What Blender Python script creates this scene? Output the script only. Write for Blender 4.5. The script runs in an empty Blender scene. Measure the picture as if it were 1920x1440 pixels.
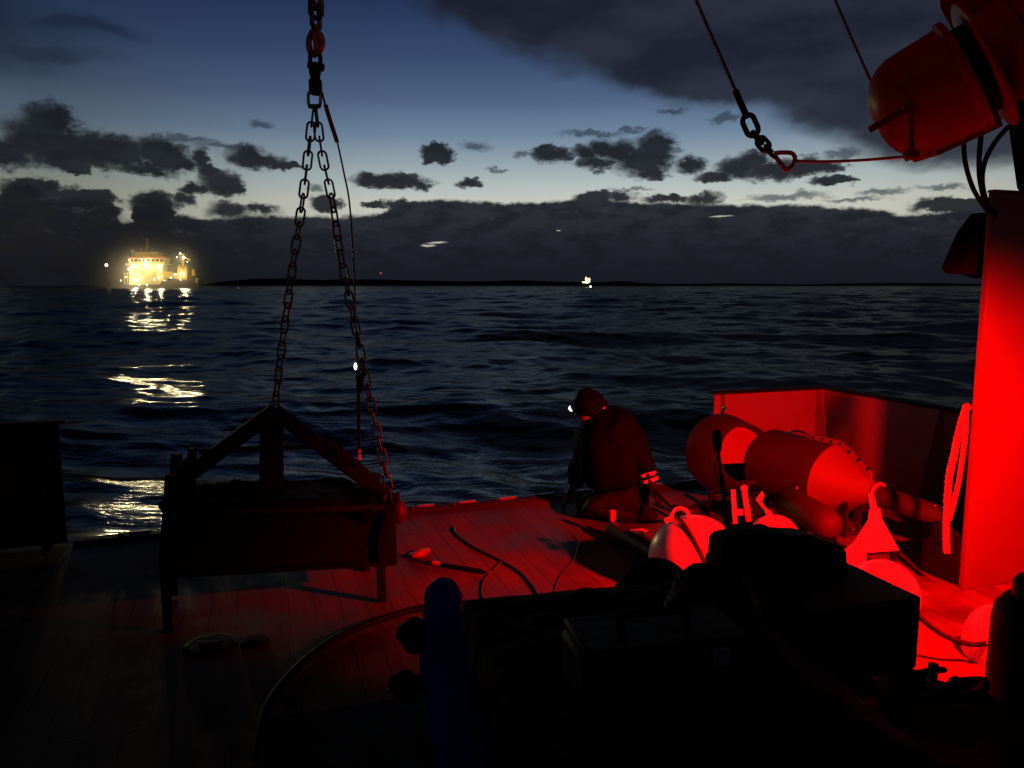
import bpy, bmesh, math, random
import numpy as np
from mathutils import Vector, Matrix, noise as mnoise

random.seed(7)
S = bpy.context.scene
COL = S.collection
R = math.radians

# ------------------------------------------------------------------ camera
FPX, W0, H0 = 1443.0, 1920.0, 1440.0
CAM = Vector((0, 0, 1.75))
PITCH = math.atan((720 - 535) / FPX)
cd = bpy.data.cameras.new('camera')
cam = bpy.data.objects.new('camera', cd)
COL.objects.link(cam)
cam.location = CAM
cam.rotation_euler = (math.pi / 2 - PITCH, 0, 0)
cd.sensor_width = 36.0
cd.lens = 36.0 * FPX / W0
cd.clip_start = 0.05
cd.clip_end = 30000
S.camera = cam
S.view_settings.view_transform = 'Standard'
S.view_settings.look = 'None'
S.view_settings.exposure = 0.0
S.view_settings.gamma = 1.0
S.cycles.use_denoising = True
S.cycles.sample_clamp_indirect = 4.0
S.cycles.max_bounces = 6
S.cycles.volume_bounces = 0


def ray(px, py):
    cx, cy = (px - 960) / FPX, (720 - py) / FPX
    f = Vector((0, math.cos(PITCH), -math.sin(PITCH)))
    u = Vector((0, math.sin(PITCH), math.cos(PITCH)))
    return Vector((1, 0, 0)) * cx + u * cy + f


def D(px, py, y):
    r = ray(px, py)
    return CAM + r * (y / r.y)


def G(px, py, z=0.0):
    r = ray(px, py)
    return CAM + r * ((z - CAM.z) / r.z)


def angles(px, py):
    r = ray(px, py).normalized()
    return math.atan2(r.x, r.y), math.asin(r.z)


def s2l(c):
    c = c / 255.0
    return c / 12.92 if c <= 0.04045 else ((c + 0.055) / 1.055) ** 2.4


def lin(r, g, b):
    return (s2l(r), s2l(g), s2l(b), 1.0)


# ------------------------------------------------------------------ sky at dusk (world)
world = bpy.data.worlds.new('World')
S.world = world
world.use_nodes = True
wt = world.node_tree
wt.nodes.clear()


def wn(kind, **kw):
    n = wt.nodes.new(kind)
    for k, v in kw.items():
        setattr(n, k, v)
    return n


def wl(a, b):
    wt.links.new(a, b)


def wmath(op, a, b=None, c=None, clamp=False):
    n = wn('ShaderNodeMath', operation=op, use_clamp=clamp)
    for i, v in enumerate((a, b, c)):
        if v is None:
            continue
        if isinstance(v, (int, float)):
            n.inputs[i].default_value = v
        else:
            wl(v, n.inputs[i])
    return n.outputs[0]


def wvec(op, a, b=None, c=None):
    n = wn('ShaderNodeVectorMath', operation=op)
    for i, v in enumerate((a, b, c)):
        if v is None:
            continue
        if isinstance(v, tuple):
            n.inputs[i].default_value = v
        else:
            wl(v, n.inputs[i])
    return n


def wrange(v, a, b, c=0.0, d=1.0, smooth=True):
    n = wn('ShaderNodeMapRange', interpolation_type='SMOOTHSTEP' if smooth else 'LINEAR')
    wl(v, n.inputs['Value'])
    n.inputs['From Min'].default_value = a
    n.inputs['From Max'].default_value = b
    n.inputs['To Min'].default_value = c
    n.inputs['To Max'].default_value = d
    return n.outputs[0]


def wmix(f, a, b):
    n = wn('ShaderNodeMix', data_type='RGBA')
    if isinstance(f, (int, float)):
        n.inputs[0].default_value = f
    else:
        wl(f, n.inputs[0])
    for i, v in ((6, a), (7, b)):
        if isinstance(v, tuple):
            n.inputs[i].default_value = v
        else:
            wl(v, n.inputs[i])
    return n.outputs[2]


def wramp(v, stops, interp='EASE'):
    n = wn('ShaderNodeValToRGB')
    n.color_ramp.interpolation = interp
    el = n.color_ramp.elements
    el[0].position, el[0].color = stops[0]
    el[1].position, el[1].color = stops[-1]
    for p, c in stops[1:-1]:
        e = el.new(p)
        e.color = c
    wl(v, n.inputs[0])
    return n.outputs[0]


tc = wn('ShaderNodeTexCoord')
sep = wn('ShaderNodeSeparateXYZ')
wl(tc.outputs['Generated'], sep.inputs[0])
az = wmath('ARCTAN2', sep.outputs[0], sep.outputs[1])
elv = wmath('ARCSINE', sep.outputs[2])
comb = wn('ShaderNodeCombineXYZ')
wl(az, comb.inputs[0])
wl(elv, comb.inputs[1])
P0 = comb.outputs[0]
# clear sky: pale band over the horizon going up to deep blue
u_el = wrange(elv, 0.0, 0.8, smooth=False)
E = lambda y: max(0.0, angles(960, y)[1]) / 0.8
clear = wramp(u_el, [
    (0.0, lin(206, 206, 190)), (E(385), lin(204, 206, 194)), (E(345), lin(178, 190, 190)),
    (E(305), lin(150, 166, 175)), (E(255), lin(112, 135, 160)), (E(190), lin(80, 101, 132)),
    (E(110), lin(56, 76, 110)), (E(0), lin(34, 51, 86)), (0.55, lin(12, 19, 38)), (0.75, lin(5, 8, 17)), (1.0, lin(3, 5, 10))], 'LINEAR')
aaz = wmath('ABSOLUTE', wmath('SUBTRACT', az, angles(1150, 535)[0]))
azf = wramp(wrange(aaz, 0.0, math.pi, smooth=False), [
    (0.0, (1, 1, 1, 1)), (0.085, (0.93, 0.93, 0.93, 1)), (0.14, (0.72, 0.72, 0.72, 1)), (0.2, (0.42, 0.41, 0.385, 1)),
    (0.3, (0.22, 0.21, 0.2, 1)), (0.6, (0.1, 0.1, 0.1, 1)), (1.0, (0.06, 0.06, 0.06, 1))], 'LINEAR')
# the azimuth falloff matters less high up
hi = wrange(elv, 0.08, 0.36)
azf2 = wmix(wmath('MULTIPLY', hi, 0.45), azf, (1, 1, 1, 1))
mulc = wn('ShaderNodeMix', data_type='RGBA', blend_type='MULTIPLY')
mulc.inputs[0].default_value = 1.0
wl(clear, mulc.inputs[6])
wl(azf2, mulc.inputs[7])
sky = mulc.outputs[2]

# billowy distortion of the cloud outlines
def wnoise(scale, detail, rough, dist=0.0, stretch=(1, 1.6, 1), offs=(0, 0, 0)):
    m = wvec('MULTIPLY_ADD', P0, stretch, offs)
    n = wn('ShaderNodeTexNoise')
    n.inputs['Scale'].default_value = scale
    n.inputs['Detail'].default_value = detail
    n.inputs['Roughness'].default_value = rough
    n.inputs['Distortion'].default_value = dist
    wl(m.outputs[0], n.inputs['Vector'])
    return n


nz = wnoise(38, 6, 0.58)
nz2 = wnoise(11, 3, 0.5, offs=(3.1, 1.7, 0))
off = wvec('SUBTRACT', nz.outputs['Color'], (0.5, 0.5, 0.5))
nzq = wnoise(95, 4, 0.6, offs=(9.1, 4.7, 0))
nzf = wvec('MULTIPLY_ADD', wvec('SUBTRACT', nzq.outputs['Color'], (0.5, 0.5, 0.5)).outputs[0], (0.014, 0.012, 0.0), P0)
off2 = wvec('SUBTRACT', nz2.outputs['Color'], (0.5, 0.5, 0.5))
offm = wvec('MULTIPLY_ADD', off.outputs[0], (0.026, 0.020, 0.0), nzf.outputs[0])
PD = wvec('MULTIPLY_ADD', off2.outputs[0], (0.010, 0.006, 0.0), offm.outputs[0]).outputs[0]
PW = wvec('MULTIPLY_ADD', off2.outputs[0], (0.10, 0.05, 0.0), wvec('MULTIPLY_ADD', off.outputs[0], (0.02, 0.014, 0), P0).outputs[0]).outputs[0]


def field(src, blobs, k=None):
    cur = None
    for (px, py, rx, ry) in blobs:
        a, e = angles(px, py)
        sx, sy = FPX / rx * 1.0, FPX / ry * 1.0
        v = wvec('MULTIPLY_ADD', src, (sx, sy, 0), (-a * sx, -e * sy, 0))
        l = wvec('LENGTH', v.outputs[0]).outputs['Value']
        if cur is None:
            cur = l
        elif k:
            n = wmath('SMOOTH_MIN', cur, l, k)
            cur = n
        else:
            cur = wmath('MINIMUM', cur, l)
    return cur


cumulus = [
    (92, 235, 42, 38), (118, 225, 22, 26), (58, 265, 45, 42), (120, 278, 50, 38), (15, 287, 50, 24), (180, 280, 48, 34),
    (235, 289, 50, 30), (290, 285, 40, 28), (315, 298, 45, 30), (345, 312, 26, 13), (280, 318, 50, 11), (140, 318, 20, 9),
    (375, 296, 14, 18), (390, 320, 18, 20), (415, 343, 36, 28), (442, 352, 16, 14), (366, 354, 28, 11), (348, 374, 18, 14), (440, 396, 24, 14),
    (465, 293, 40, 20), (492, 303, 44, 16), (532, 311, 40, 7), 
(490, 391, 36, 10), (430, 396, 40, 16),
    (612, 380, 32, 17), (735, 340, 78, 15), (692, 338, 28, 15), (785, 345, 26, 11), (818, 290, 36, 19),
    (1036, 291, 44, 16), (1100, 285, 28, 18), (1130, 280, 30, 20), (1165, 286, 40, 24), (1225, 270, 36, 24), (1240, 285, 34, 38), (1205, 303, 60, 32), (1222, 326, 32, 15), (1120, 306, 42, 13),
    (1296, 308, 32, 18), (1340, 330, 36, 12), (1383, 312, 40, 22), (1412, 300, 34, 20), (1450, 320, 64, 20), (1500, 314, 50, 18), (1545, 313, 38, 13), (1562, 339, 40, 9),
    (880, 344, 28, 9), (700, 383, 26, 8), (760, 384, 60, 9),
    (1112, 371, 40, 12), (1165, 370, 30, 11), (1318, 372, 40, 13), (1250, 372, 50, 9), (1780, 385, 60, 14),
    (56, 356, 50, 20), (165, 372, 50, 18), (290, 380, 46, 20)]
faint = [
    (892, 274, 32, 12), (1112, 251, 72, 6), (1180, 243, 40, 4), (1510, 214, 40, 16), (1262, 207, 30, 7), (1360, 222, 40, 8),
    (1578, 288, 34, 10), (1475, 371, 80, 8), (1655, 362, 52, 6), (1768, 353, 48, 6), (1600, 376, 60, 6),
    (490, 232, 26, 9), (350, 262, 70, 8), (420, 275, 60, 7), (980, 290, 22, 5), (930, 320, 24, 5), (590, 352, 20, 7), (1180, 356, 50, 5)]
overhead = [
    (1500, 10, 470, 158), (1120, -20, 330, 104), (1660, 60, 300, 120), (1350, 130, 150, 52), (1980, 110, 420, 150), (1500, -300, 700, 260)]
topleft = [(40, 96, 150, 26), (-120, 40, 240, 90), (130, 44, 100, 18)]

dcl = wmath('ADD', field(PD, cumulus, 0.10), wmath('MULTIPLY', wmath('SUBTRACT', nzq.outputs[0], 0.5), 0.6))
soft = wrange(nz2.outputs[0], 0.4, 0.62)
dens_c = wmath('ADD', wmath('MULTIPLY', wrange(dcl, 1.12, 0.74), wmath('SUBTRACT', 1.0, soft)), wmath('MULTIPLY', wrange(dcl, 1.25, 0.45), soft))
dens_f = wmath('MULTIPLY', wrange(field(PD, faint), 1.15, 0.3), 0.75)
dens_o = wrange(field(PW, overhead, 0.2), 1.06, 0.8)
dens_t = wmath('MULTIPLY', wrange(field(PW, topleft), 1.2, 0.2), 0.6)

# the low bank: its top edge as a curve over azimuth
prof = [(-900, 330), (-300, 355), (-60, 368), (12, 358), (43, 331), (72, 346), (110, 368), (150, 360), (190, 366), (213, 380), (230, 402), (243, 412), (252, 374),
        (290, 359), (318, 377), (335, 400), (420, 409), (470, 402), (560, 402), (640, 404), (690, 402), (735, 388), (765, 376),
        (850, 374), (950, 379), (1010, 377), (1080, 371), (1180, 377), (1300, 380), (1420, 384), (1500, 384), (1620, 390),
        (1740, 400), (1800, 390), (1850, 376), (1960, 360), (2400, 340), (3200, 330)]
A0, A1 = -1.1, 1.1
fc = wn('ShaderNodeFloatCurve')
cv = fc.mapping.curves[0]
pts = []
for px, py in prof:
    a, e = angles(px, py)
    pts.append(((a - A0) / (A1 - A0), e / 0.2))
pts = [p for p in pts if 0.0 < p[0] < 1.0]
cv.points[0].location = (0.0, pts[0][1])
cv.points[1].location = (1.0, pts[-1][1])
for p in pts:
    cv.points.new(*p)
fc.mapping.update()
sepd = wn('ShaderNodeSeparateXYZ')
wl(PD, sepd.inputs[0])
wl(wmath('DIVIDE', wmath('SUBTRACT', sepd.outputs[0], A0), A1 - A0), fc.inputs['Value'])
top = wmath('MULTIPLY', fc.outputs[0], 0.2)
# the mean of both heights keeps the outline billowy on the left, calmer in the middle
ely = wmath('ADD', wmath('MULTIPLY', sepd.outputs[1], 0.55), wmath('MULTIPLY', elv, 0.45))
gap = wmath('SUBTRACT', top, ely)
dens_b = wrange(gap, -0.0015, 0.004)
slits = [(804, 460, 15, 2.6), (820, 455, 20, 2.4), (1352, 406, 20, 1.8), (1046, 431, 6, 1.0), (232, 408, 7, 10)]
PS = wvec('MULTIPLY_ADD', off.outputs[0], (0.02, 0.006, 0.0), P0).outputs[0]
dens_s = wrange(field(PS, slits), 1.1, 0.35)
dens_b = wmath('MULTIPLY', dens_b, wmath('SUBTRACT', 1.0, wmath('MULTIPLY', dens_s, 0.75)))

# colours of the clouds
lump = wnoise(26, 4, 0.55, offs=(7.3, 2.2, 0), stretch=(1, 2.2, 1))
bank_h = wramp(wrange(elv, 0.0, 0.12, smooth=False), [
    (0.0, lin(22, 25, 34)), (0.35, lin(31, 34, 43)), (0.75, lin(44, 46, 54)), (1.0, lin(40, 43, 51))], 'LINEAR')
bank_l = wramp(wrange(elv, 0.0, 0.12, smooth=False), [
    (0.0, lin(20, 20, 24)), (0.5, lin(30, 30, 32)), (1.0, lin(29, 31, 33))], 'LINEAR')
leftness = wrange(az, angles(620, 500)[0], angles(250, 500)[0])
bank_c = wmix(leftness, bank_h, bank_l)
bank_c = wmix(wmath('MULTIPLY', wrange(lump.outputs[0], 0.42, 0.62), 0.62), bank_c, lin(24, 26, 33))
lump2 = wnoise(46, 5, 0.6, offs=(2.3, 8.8, 0), stretch=(1, 2.0, 1))
bank_c = wmix(wmath('MULTIPLY', wrange(lump2.outputs[0], 0.55, 0.7), wmath('MULTIPLY', wrange(gap, 0.07, 0.01), 0.55)), bank_c, lin(52, 55, 64))
rim = wmath('MULTIPLY', wrange(gap, 0.012, 0.0), 0.35)
bank_c = wmix(rim, bank_c, lin(48, 51, 58))
cum_c = wmix(wrange(lump.outputs[0], 0.35, 0.7), lin(30, 33, 41), lin(22, 24, 30))
over_c = wmix(wrange(wnoise(7, 4, 0.5, offs=(1.2, 5.5, 0), stretch=(1, 2.6, 1)).outputs[0], 0.35, 0.68), lin(42, 45, 57), lin(27, 29, 41))
sky = wmix(dens_t, sky, lin(17, 24, 40))
sky = wmix(dens_f, sky, lin(46, 56, 70))
sky = wmix(wmath('MULTIPLY', dens_o, 0.94), sky, over_c)
sky = wmix(wmath('MULTIPLY', dens_c, 0.97), sky, cum_c)
sky = wmix(dens_b, sky, bank_c)
below = wrange(elv, -0.004, -0.03)
sky = wmix(below, sky, lin(8, 10, 15))
bg = wn('ShaderNodeBackground')
bg.inputs['Strength'].default_value = 1.0
wl(sky, bg.inputs['Color'])
wo = wn('ShaderNodeOutputWorld')
wl(bg.outputs[0], wo.inputs['Surface'])
world.cycles.sampling_method = 'MANUAL'
world.cycles.sample_map_resolution = 512

# ------------------------------------------------------------------ axes of our own ship
E1 = Vector((0.947, 0.321, 0)).normalized()      # along the stern edge, to the right
E2 = Vector((-E1.y, E1.x, 0))                    # outboard over the stern
UP = Vector((0, 0, 1))
ORG = Vector((0.39, 6.28, 0))


def ST(s, t, z=0.0):
    """point on our deck: s along the stern edge, t inboard of it"""
    return ORG + E1 * s - E2 * t + UP * z


def toST(p):
    q = Vector(p) - ORG
    return q.dot(E1), -q.dot(E2)


# ------------------------------------------------------------------ mesh builder
class MB:
    def __init__(self):
        self.bm = bmesh.new()

    def box(self, c, hx, hy, hz, ax=None, ay=None, az_=None):
        ax = ax or E1
        ay = ay or E2
        az_ = az_ or UP
        c = Vector(c)
        v = []
        for dx in (-1, 1):
            for dy in (-1, 1):
                for dz in (-1, 1):
                    v.append(self.bm.verts.new(c + ax * hx * dx + ay * hy * dy + az_ * hz * dz))
        for f in ((0, 1, 3, 2), (4, 6, 7, 5), (0, 4, 5, 1), (2, 3, 7, 6), (0, 2, 6, 4), (1, 5, 7, 3)):
            self.bm.faces.new([v[i] for i in f])
        return self

    def bar(self, a, b, w, h, up=UP):
        a, b = Vector(a), Vector(b)
        d = (b - a).normalized()
        x = d.cross(up)
        if x.length < 1e-4:
            x = d.cross(Vector((1, 0, 0)))
        x.normalize()
        y = x.cross(d)
        return self.box((a + b) / 2, (b - a).length / 2, w / 2, h / 2, d, x, y)

    def tube(self, pts, r, n=12, caps=True, closed=False):
        pts = [Vector(p) for p in pts]
        m = len(pts)
        rs = r if isinstance(r, (list, tuple)) else [r] * m
        rings = []
        ref = None
        for i, p in enumerate(pts):
            if closed:
                t = pts[(i + 1) % m] - pts[i - 1]
            else:
                t = pts[min(i + 1, m - 1)] - pts[max(i - 1, 0)]
            if t.length < 1e-9:
                t = Vector((0, 0, 1))
            t.normalize()
            if ref is None:
                ref = t.orthogonal()
            ref = (ref - t * ref.dot(t))
            if ref.length < 1e-6:
                ref = t.orthogonal()
            ref.normalize()
            b = t.cross(ref)
            rings.append([self.bm.verts.new(p + (ref * math.cos(a) + b * math.sin(a)) * rs[i])
                          for a in (2 * math.pi * k / n for k in range(n))])
        for i in range(m if closed else m - 1):
            A, B = rings[i], rings[(i + 1) % m]
            for k in range(n):
                self.bm.faces.new([A[k], A[(k + 1) % n], B[(k + 1) % n], B[k]])
        if caps and not closed:
            self.bm.faces.new(rings[0][::-1])
            self.bm.faces.new(rings[-1])
        return self

    def lathe(self, o, axis, prof, n=40, cap0=True, cap1=True):
        """prof = [(distance along axis, radius)]"""
        o, axis = Vector(o), Vector(axis).normalized()
        x = axis.orthogonal().normalized()
        y = axis.cross(x)
        rings = []
        for (t, r) in prof:
            r = max(r, 1e-4)
            rings.append([self.bm.verts.new(o + axis * t + (x * math.cos(a) + y * math.sin(a)) * r)
                          for a in (2 * math.pi * k / n for k in range(n))])
        for A, B in zip(rings, rings[1:]):
            for k in range(n):
                self.bm.faces.new([A[k], A[(k + 1) % n], B[(k + 1) % n], B[k]])
        if cap0:
            self.bm.faces.new(rings[0][::-1])
        if cap1:
            self.bm.faces.new(rings[-1])
        return self

    def ball(self, c, r, n=28, sx=(1, 1, 1)):
        m = Matrix.Translation(Vector(c)) @ Matrix.Diagonal((sx[0] * r, sx[1] * r, sx[2] * r, 1))
        bmesh.ops.create_uvsphere(self.bm, u_segments=n, v_segments=max(8, n // 2), radius=1.0, matrix=m)
        return self

    def prism(self, poly, depth):
        """polygon of 3D points, pushed along the vector depth"""
        a = [self.bm.verts.new(Vector(p)) for p in poly]
        b = [self.bm.verts.new(Vector(p) + Vector(depth)) for p in poly]
        n = len(a)
        self.bm.faces.new(a)
        self.bm.faces.new(b[::-1])
        for i in range(n):
            self.bm.faces.new([a[i], b[i], b[(i + 1) % n], a[(i + 1) % n]])
        return self

    def torus(self, c, axis, R_, r, n=32, m=10, arc=(0, 2 * math.pi)):
        c, axis = Vector(c), Vector(axis).normalized()
        x = axis.orthogonal().normalized()
        y = axis.cross(x)
        full = abs(arc[1] - arc[0] - 2 * math.pi) < 1e-6
        k = n if full else n + 1
        pts = []
        for i in range(k):
            a = arc[0] + (arc[1] - arc[0]) * i / n
            pts.append(c + (x * math.cos(a) + y * math.sin(a)) * R_)
        return self.tube(pts, r, m, closed=full)

    def build(self, name, mat, parent=None, bevel=0.0, smooth=38, subsurf=0, seg=2):
        bm = self.bm
        bmesh.ops.recalc_face_normals(bm, faces=bm.faces)
        for e in bm.edges:
            if len(e.link_faces) == 2:
                e.smooth = e.calc_face_angle(0) < R(smooth)
        for f in bm.faces:
            f.smooth = True
        me = bpy.data.meshes.new(name)
        bm.to_mesh(me)
        bm.free()
        me.materials.append(mat)
        o = bpy.data.objects.new(name, me)
        COL.objects.link(o)
        if parent is not None:
            o.parent = parent
            if parent.type == 'EMPTY' or True:
                bpy_mat = parent_world(parent)
                o.matrix_parent_inverse = bpy_mat.inverted()
        if bevel:
            b = o.modifiers.new('bevel', 'BEVEL')
            b.width = bevel
            b.segments = seg
            b.limit_method = 'ANGLE'
            b.angle_limit = R(40)
            b.harden_normals = False
        if subsurf:
            q = o.modifiers.new('sub', 'SUBSURF')
            q.levels = q.render_levels = subsurf
        return o


def parent_world(p):
    m = Matrix.LocRotScale(p.location, p.rotation_euler, p.scale)
    if p.parent is not None:
        return parent_world(p.parent) @ p.matrix_parent_inverse @ m
    return m


def tag(o, label, cat, group=None, kind=None):
    if label:
        o['label'] = label
    if cat:
        o['category'] = cat
    if group:
        o['group'] = group
    if kind:
        o['kind'] = kind
    return o


def thing(name, loc, label, cat, group=None):
    o = bpy.data.objects.new(name, None)
    o.empty_display_size = 0.1
    COL.objects.link(o)
    o.location = loc
    return tag(o, label, cat, group)


def spline(pts, n=10):
    """Catmull-Rom through pts"""
    pts = [Vector(p) for p in pts]
    out = []
    for i in range(len(pts) - 1):
        p0, p1, p2, p3 = pts[max(i - 1, 0)], pts[i], pts[i + 1], pts[min(i + 2, len(pts) - 1)]
        for k in range(n):
            t = k / n
            out.append(0.5 * ((2 * p1) + (p2 - p0) * t + (2 * p0 - 5 * p1 + 4 * p2 - p3) * t * t + (3 * p1 - p0 - 3 * p2 + p3) * t ** 3))
    out.append(pts[-1])
    return out


# ------------------------------------------------------------------ materials
def material(name, col, rough=0.5, metal=0.0, var=0.25, scale=6.0, bump=0.0, bscale=30.0, rvar=0.15, spec=0.5, coat=0.0, dirt=None, dirt_amt=0.4, dirt_scale=3.0):
    m = bpy.data.materials.new(name)
    m.use_nodes = True
    t = m.node_tree
    p = t.nodes['Principled BSDF']
    p.inputs['Roughness'].default_value = rough
    p.inputs['Metallic'].default_value = metal
    p.inputs['Specular IOR Level'].default_value = spec
    p.inputs['Coat Weight'].default_value = coat
    tcn = t.nodes.new('ShaderNodeTexCoord')
    n = t.nodes.new('ShaderNodeTexNoise')
    n.inputs['Scale'].default_value = scale
    n.inputs['Detail'].default_value = 6
    n.inputs['Roughness'].default_value = 0.6
    t.links.new(tcn.outputs['Object'], n.inputs['Vector'])
    mx = t.nodes.new('ShaderNodeMix')
    mx.data_type = 'RGBA'
    mx.inputs[6].default_value = tuple(c * (1 - var) for c in col) + (1,)
    mx.inputs[7].default_value = tuple(min(1, c * (1 + var)) for c in col) + (1,)
    t.links.new(n.outputs[0], mx.inputs[0])
    out = mx.outputs[2]
    if dirt:
        n2 = t.nodes.new('ShaderNodeTexNoise')
        n2.inputs['Scale'].default_value = dirt_scale
        n2.inputs['Detail'].default_value = 9
        n2.inputs['Roughness'].default_value = 0.7
        t.links.new(tcn.outputs['Object'], n2.inputs['Vector'])
        mr = t.nodes.new('ShaderNodeMapRange')
        mr.inputs['From Min'].default_value = 0.5
        mr.inputs['From Max'].default_value = 0.68
        mr.inputs['To Max'].default_value = dirt_amt
        t.links.new(n2.outputs[0], mr.inputs['Value'])
        m2 = t.nodes.new('ShaderNodeMix')
        m2.data_type = 'RGBA'
        t.links.new(mr.outputs[0], m2.inputs[0])
        t.links.new(out, m2.inputs[6])
        m2.inputs[7].default_value = tuple(dirt) + (1,)
        out = m2.outputs[2]
    t.links.new(out, p.inputs['Base Color'])
    mr = t.nodes.new('ShaderNodeMapRange')
    mr.inputs['To Min'].default_value = max(0.03, rough - rvar)
    mr.inputs['To Max'].default_value = min(1.0, rough + rvar)
    t.links.new(n.outputs[0], mr.inputs['Value'])
    t.links.new(mr.outputs[0], p.inputs['Roughness'])
    if bump:
        n3 = t.nodes.new('ShaderNodeTexNoise')
        n3.inputs['Scale'].default_value = bscale
        n3.inputs['Detail'].default_value = 5
        t.links.new(tcn.outputs['Object'], n3.inputs['Vector'])
        b = t.nodes.new('ShaderNodeBump')
        b.inputs['Strength'].default_value = bump
        b.inputs['Distance'].default_value = 0.02
        t.links.new(n3.outputs[0], b.inputs['Height'])
        t.links.new(b.outputs[0], p.inputs['Normal'])
    return m


def emitter(name, col, strength):
    m = bpy.data.materials.new(name)
    m.use_nodes = True
    p = m.node_tree.nodes['Principled BSDF']
    p.inputs['Base Color'].default_value = (0.8, 0.8, 0.8, 1)
    p.inputs['Emission Color'].default_value = tuple(col) + (1,)
    p.inputs['Emission Strength'].default_value = strength
    return m


M = {}
M['black'] = material('black paint', (0.006, 0.006, 0.007), 0.65, var=0.3, bump=0.15, dirt=(0.014, 0.012, 0.01), dirt_amt=0.3, spec=0.12)
M['rubber'] = material('black rubber', (0.010, 0.010, 0.011), 0.7, bump=0.2, bscale=60, spec=0.08)
M['darksteel'] = material('dark rusted steel', (0.02, 0.018, 0.017), 0.65, var=0.4, bump=0.3, bscale=25, dirt=(0.04, 0.018, 0.01), dirt_amt=0.6, spec=0.25)
M['steel'] = material('galvanised steel', (0.42, 0.42, 0.43), 0.38, metal=1.0, var=0.3, scale=20, bump=0.1, dirt=(0.12, 0.06, 0.03), dirt_amt=0.5)
M['chain'] = material('worn chain steel', (0.16, 0.15, 0.14), 0.42, metal=0.9, var=0.4, scale=30, bump=0.15, dirt=(0.10, 0.045, 0.02), dirt_amt=0.6)
M['redpaint'] = material('red deck paint', (0.12, 0.012, 0.01), 0.42, var=0.08, scale=1.2, bump=0.06, bscale=14, rvar=0.08, dirt=(0.07, 0.012, 0.008), dirt_amt=0.5, dirt_scale=2.6, spec=0.35)
M['bulwark'] = material('bulwark paint', (0.22, 0.21, 0.2), 0.55, var=0.15, scale=3, bump=0.12, bscale=9, dirt=(0.14, 0.06, 0.03), dirt_amt=0.6, dirt_scale=4)
M['orange'] = material('orange winch paint', (0.26, 0.038, 0.011), 0.42, var=0.15, scale=3, bump=0.05, spec=0.06, dirt=(0.12, 0.03, 0.012), dirt_amt=0.5, dirt_scale=5)
M['white'] = material('white plastic', (0.78, 0.76, 0.72), 0.35, var=0.06, scale=4, rvar=0.1, bump=0.03, dirt=(0.45, 0.38, 0.3), dirt_amt=0.4)
M['whitesteel'] = material('white painted steel', (0.72, 0.7, 0.66), 0.45, var=0.08, bump=0.08, dirt=(0.3, 0.15, 0.08), dirt_amt=0.5, dirt_scale=6)
M['buoy'] = material('dull orange buoy skin', (0.045, 0.022, 0.01), 0.6, var=0.15, bump=0.2, bscale=70, dirt=(0.025, 0.015, 0.01), dirt_amt=0.4, dirt_scale=4, spec=0.25)
M['cone'] = material('pale buoy cone', (0.16, 0.11, 0.04), 0.5, var=0.1, bump=0.1, bscale=50, dirt=(0.08, 0.05, 0.02), dirt_amt=0.4)
M['tubegrey'] = material('grey instrument tube', (0.03, 0.028, 0.027), 0.4, var=0.2)
M['cloth'] = material('dark foul weather cloth', (0.004, 0.004, 0.006), 0.85, var=0.3, scale=12, bump=0.5, bscale=18, spec=0.04)
M['trousers'] = material('dark red oilskin', (0.008, 0.0035, 0.003), 0.7, var=0.3, scale=8, bump=0.5, bscale=16, spec=0.1)
M['skin'] = material('skin', (0.3, 0.18, 0.13), 0.5, var=0.08)
M['glove'] = material('black glove rubber', (0.012, 0.012, 0.013), 0.7, spec=0.15)
M['hair'] = material('dark hair', (0.02, 0.014, 0.01), 0.6)
M['tape'] = material('reflective tape', (0.85, 0.85, 0.82), 0.25, var=0.1)
M['blue'] = material('blue tarpaulin', (0.006, 0.014, 0.24), 0.6, var=0.25, scale=7, bump=0.5, bscale=14, spec=0.15)
M['rope'] = material('pale rope', (0.55, 0.48, 0.38), 0.8, var=0.3, scale=40, bump=0.6, bscale=90)
M['ropeorange'] = material('orange line', (0.6, 0.12, 0.03), 0.7, var=0.2, scale=40)
M['webbing'] = material('brown webbing', (0.28, 0.10, 0.06), 0.8, var=0.2, scale=30)
M['wire'] = material('wire rope', (0.10, 0.095, 0.09), 0.5, metal=0.6, bump=0.4, bscale=120)
M['cable'] = material('grey cable', (0.10, 0.09, 0.085), 0.4, var=0.2)
M['redband'] = material('orange band', (0.8, 0.14, 0.05), 0.35)
M['tub'] = material('tarred black steel', (0.008, 0.007, 0.007), 0.75, var=0.4, bump=0.3, spec=0.12)
M['redfender'] = material('red fender', (0.06, 0.008, 0.006), 0.5, dirt=(0.06, 0.02, 0.012))
M['hook'] = material('orange hook paint', (0.55, 0.16, 0.03), 0.35, metal=0.1, var=0.3, scale=20, dirt=(0.05, 0.025, 0.015), dirt_amt=0.7, dirt_scale=25)
M['hull'] = material('dark hull paint', (0.03, 0.03, 0.035), 0.5, dirt=(0.08, 0.04, 0.02), dirt_scale=0.3)
M['shipwarm'] = material('ship paint with lamplight tint', (0.75, 0.62, 0.3), 0.5, var=0.1, scale=0.3, dirt=(0.4, 0.25, 0.12), dirt_amt=0.4, dirt_scale=0.4)  # white paint with the lamps' yellow light put into the colour
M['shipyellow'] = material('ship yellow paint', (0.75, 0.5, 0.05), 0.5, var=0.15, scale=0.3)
M['shipred'] = material('ship red trim', (0.65, 0.12, 0.05), 0.5)
M['glass'] = material('dark window glass', (0.02, 0.025, 0.03), 0.12, var=0.1)
M['landmat'] = material('dark land', (0.02, 0.022, 0.022), 0.95, var=0.3, scale=0.01, spec=0.0)
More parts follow.
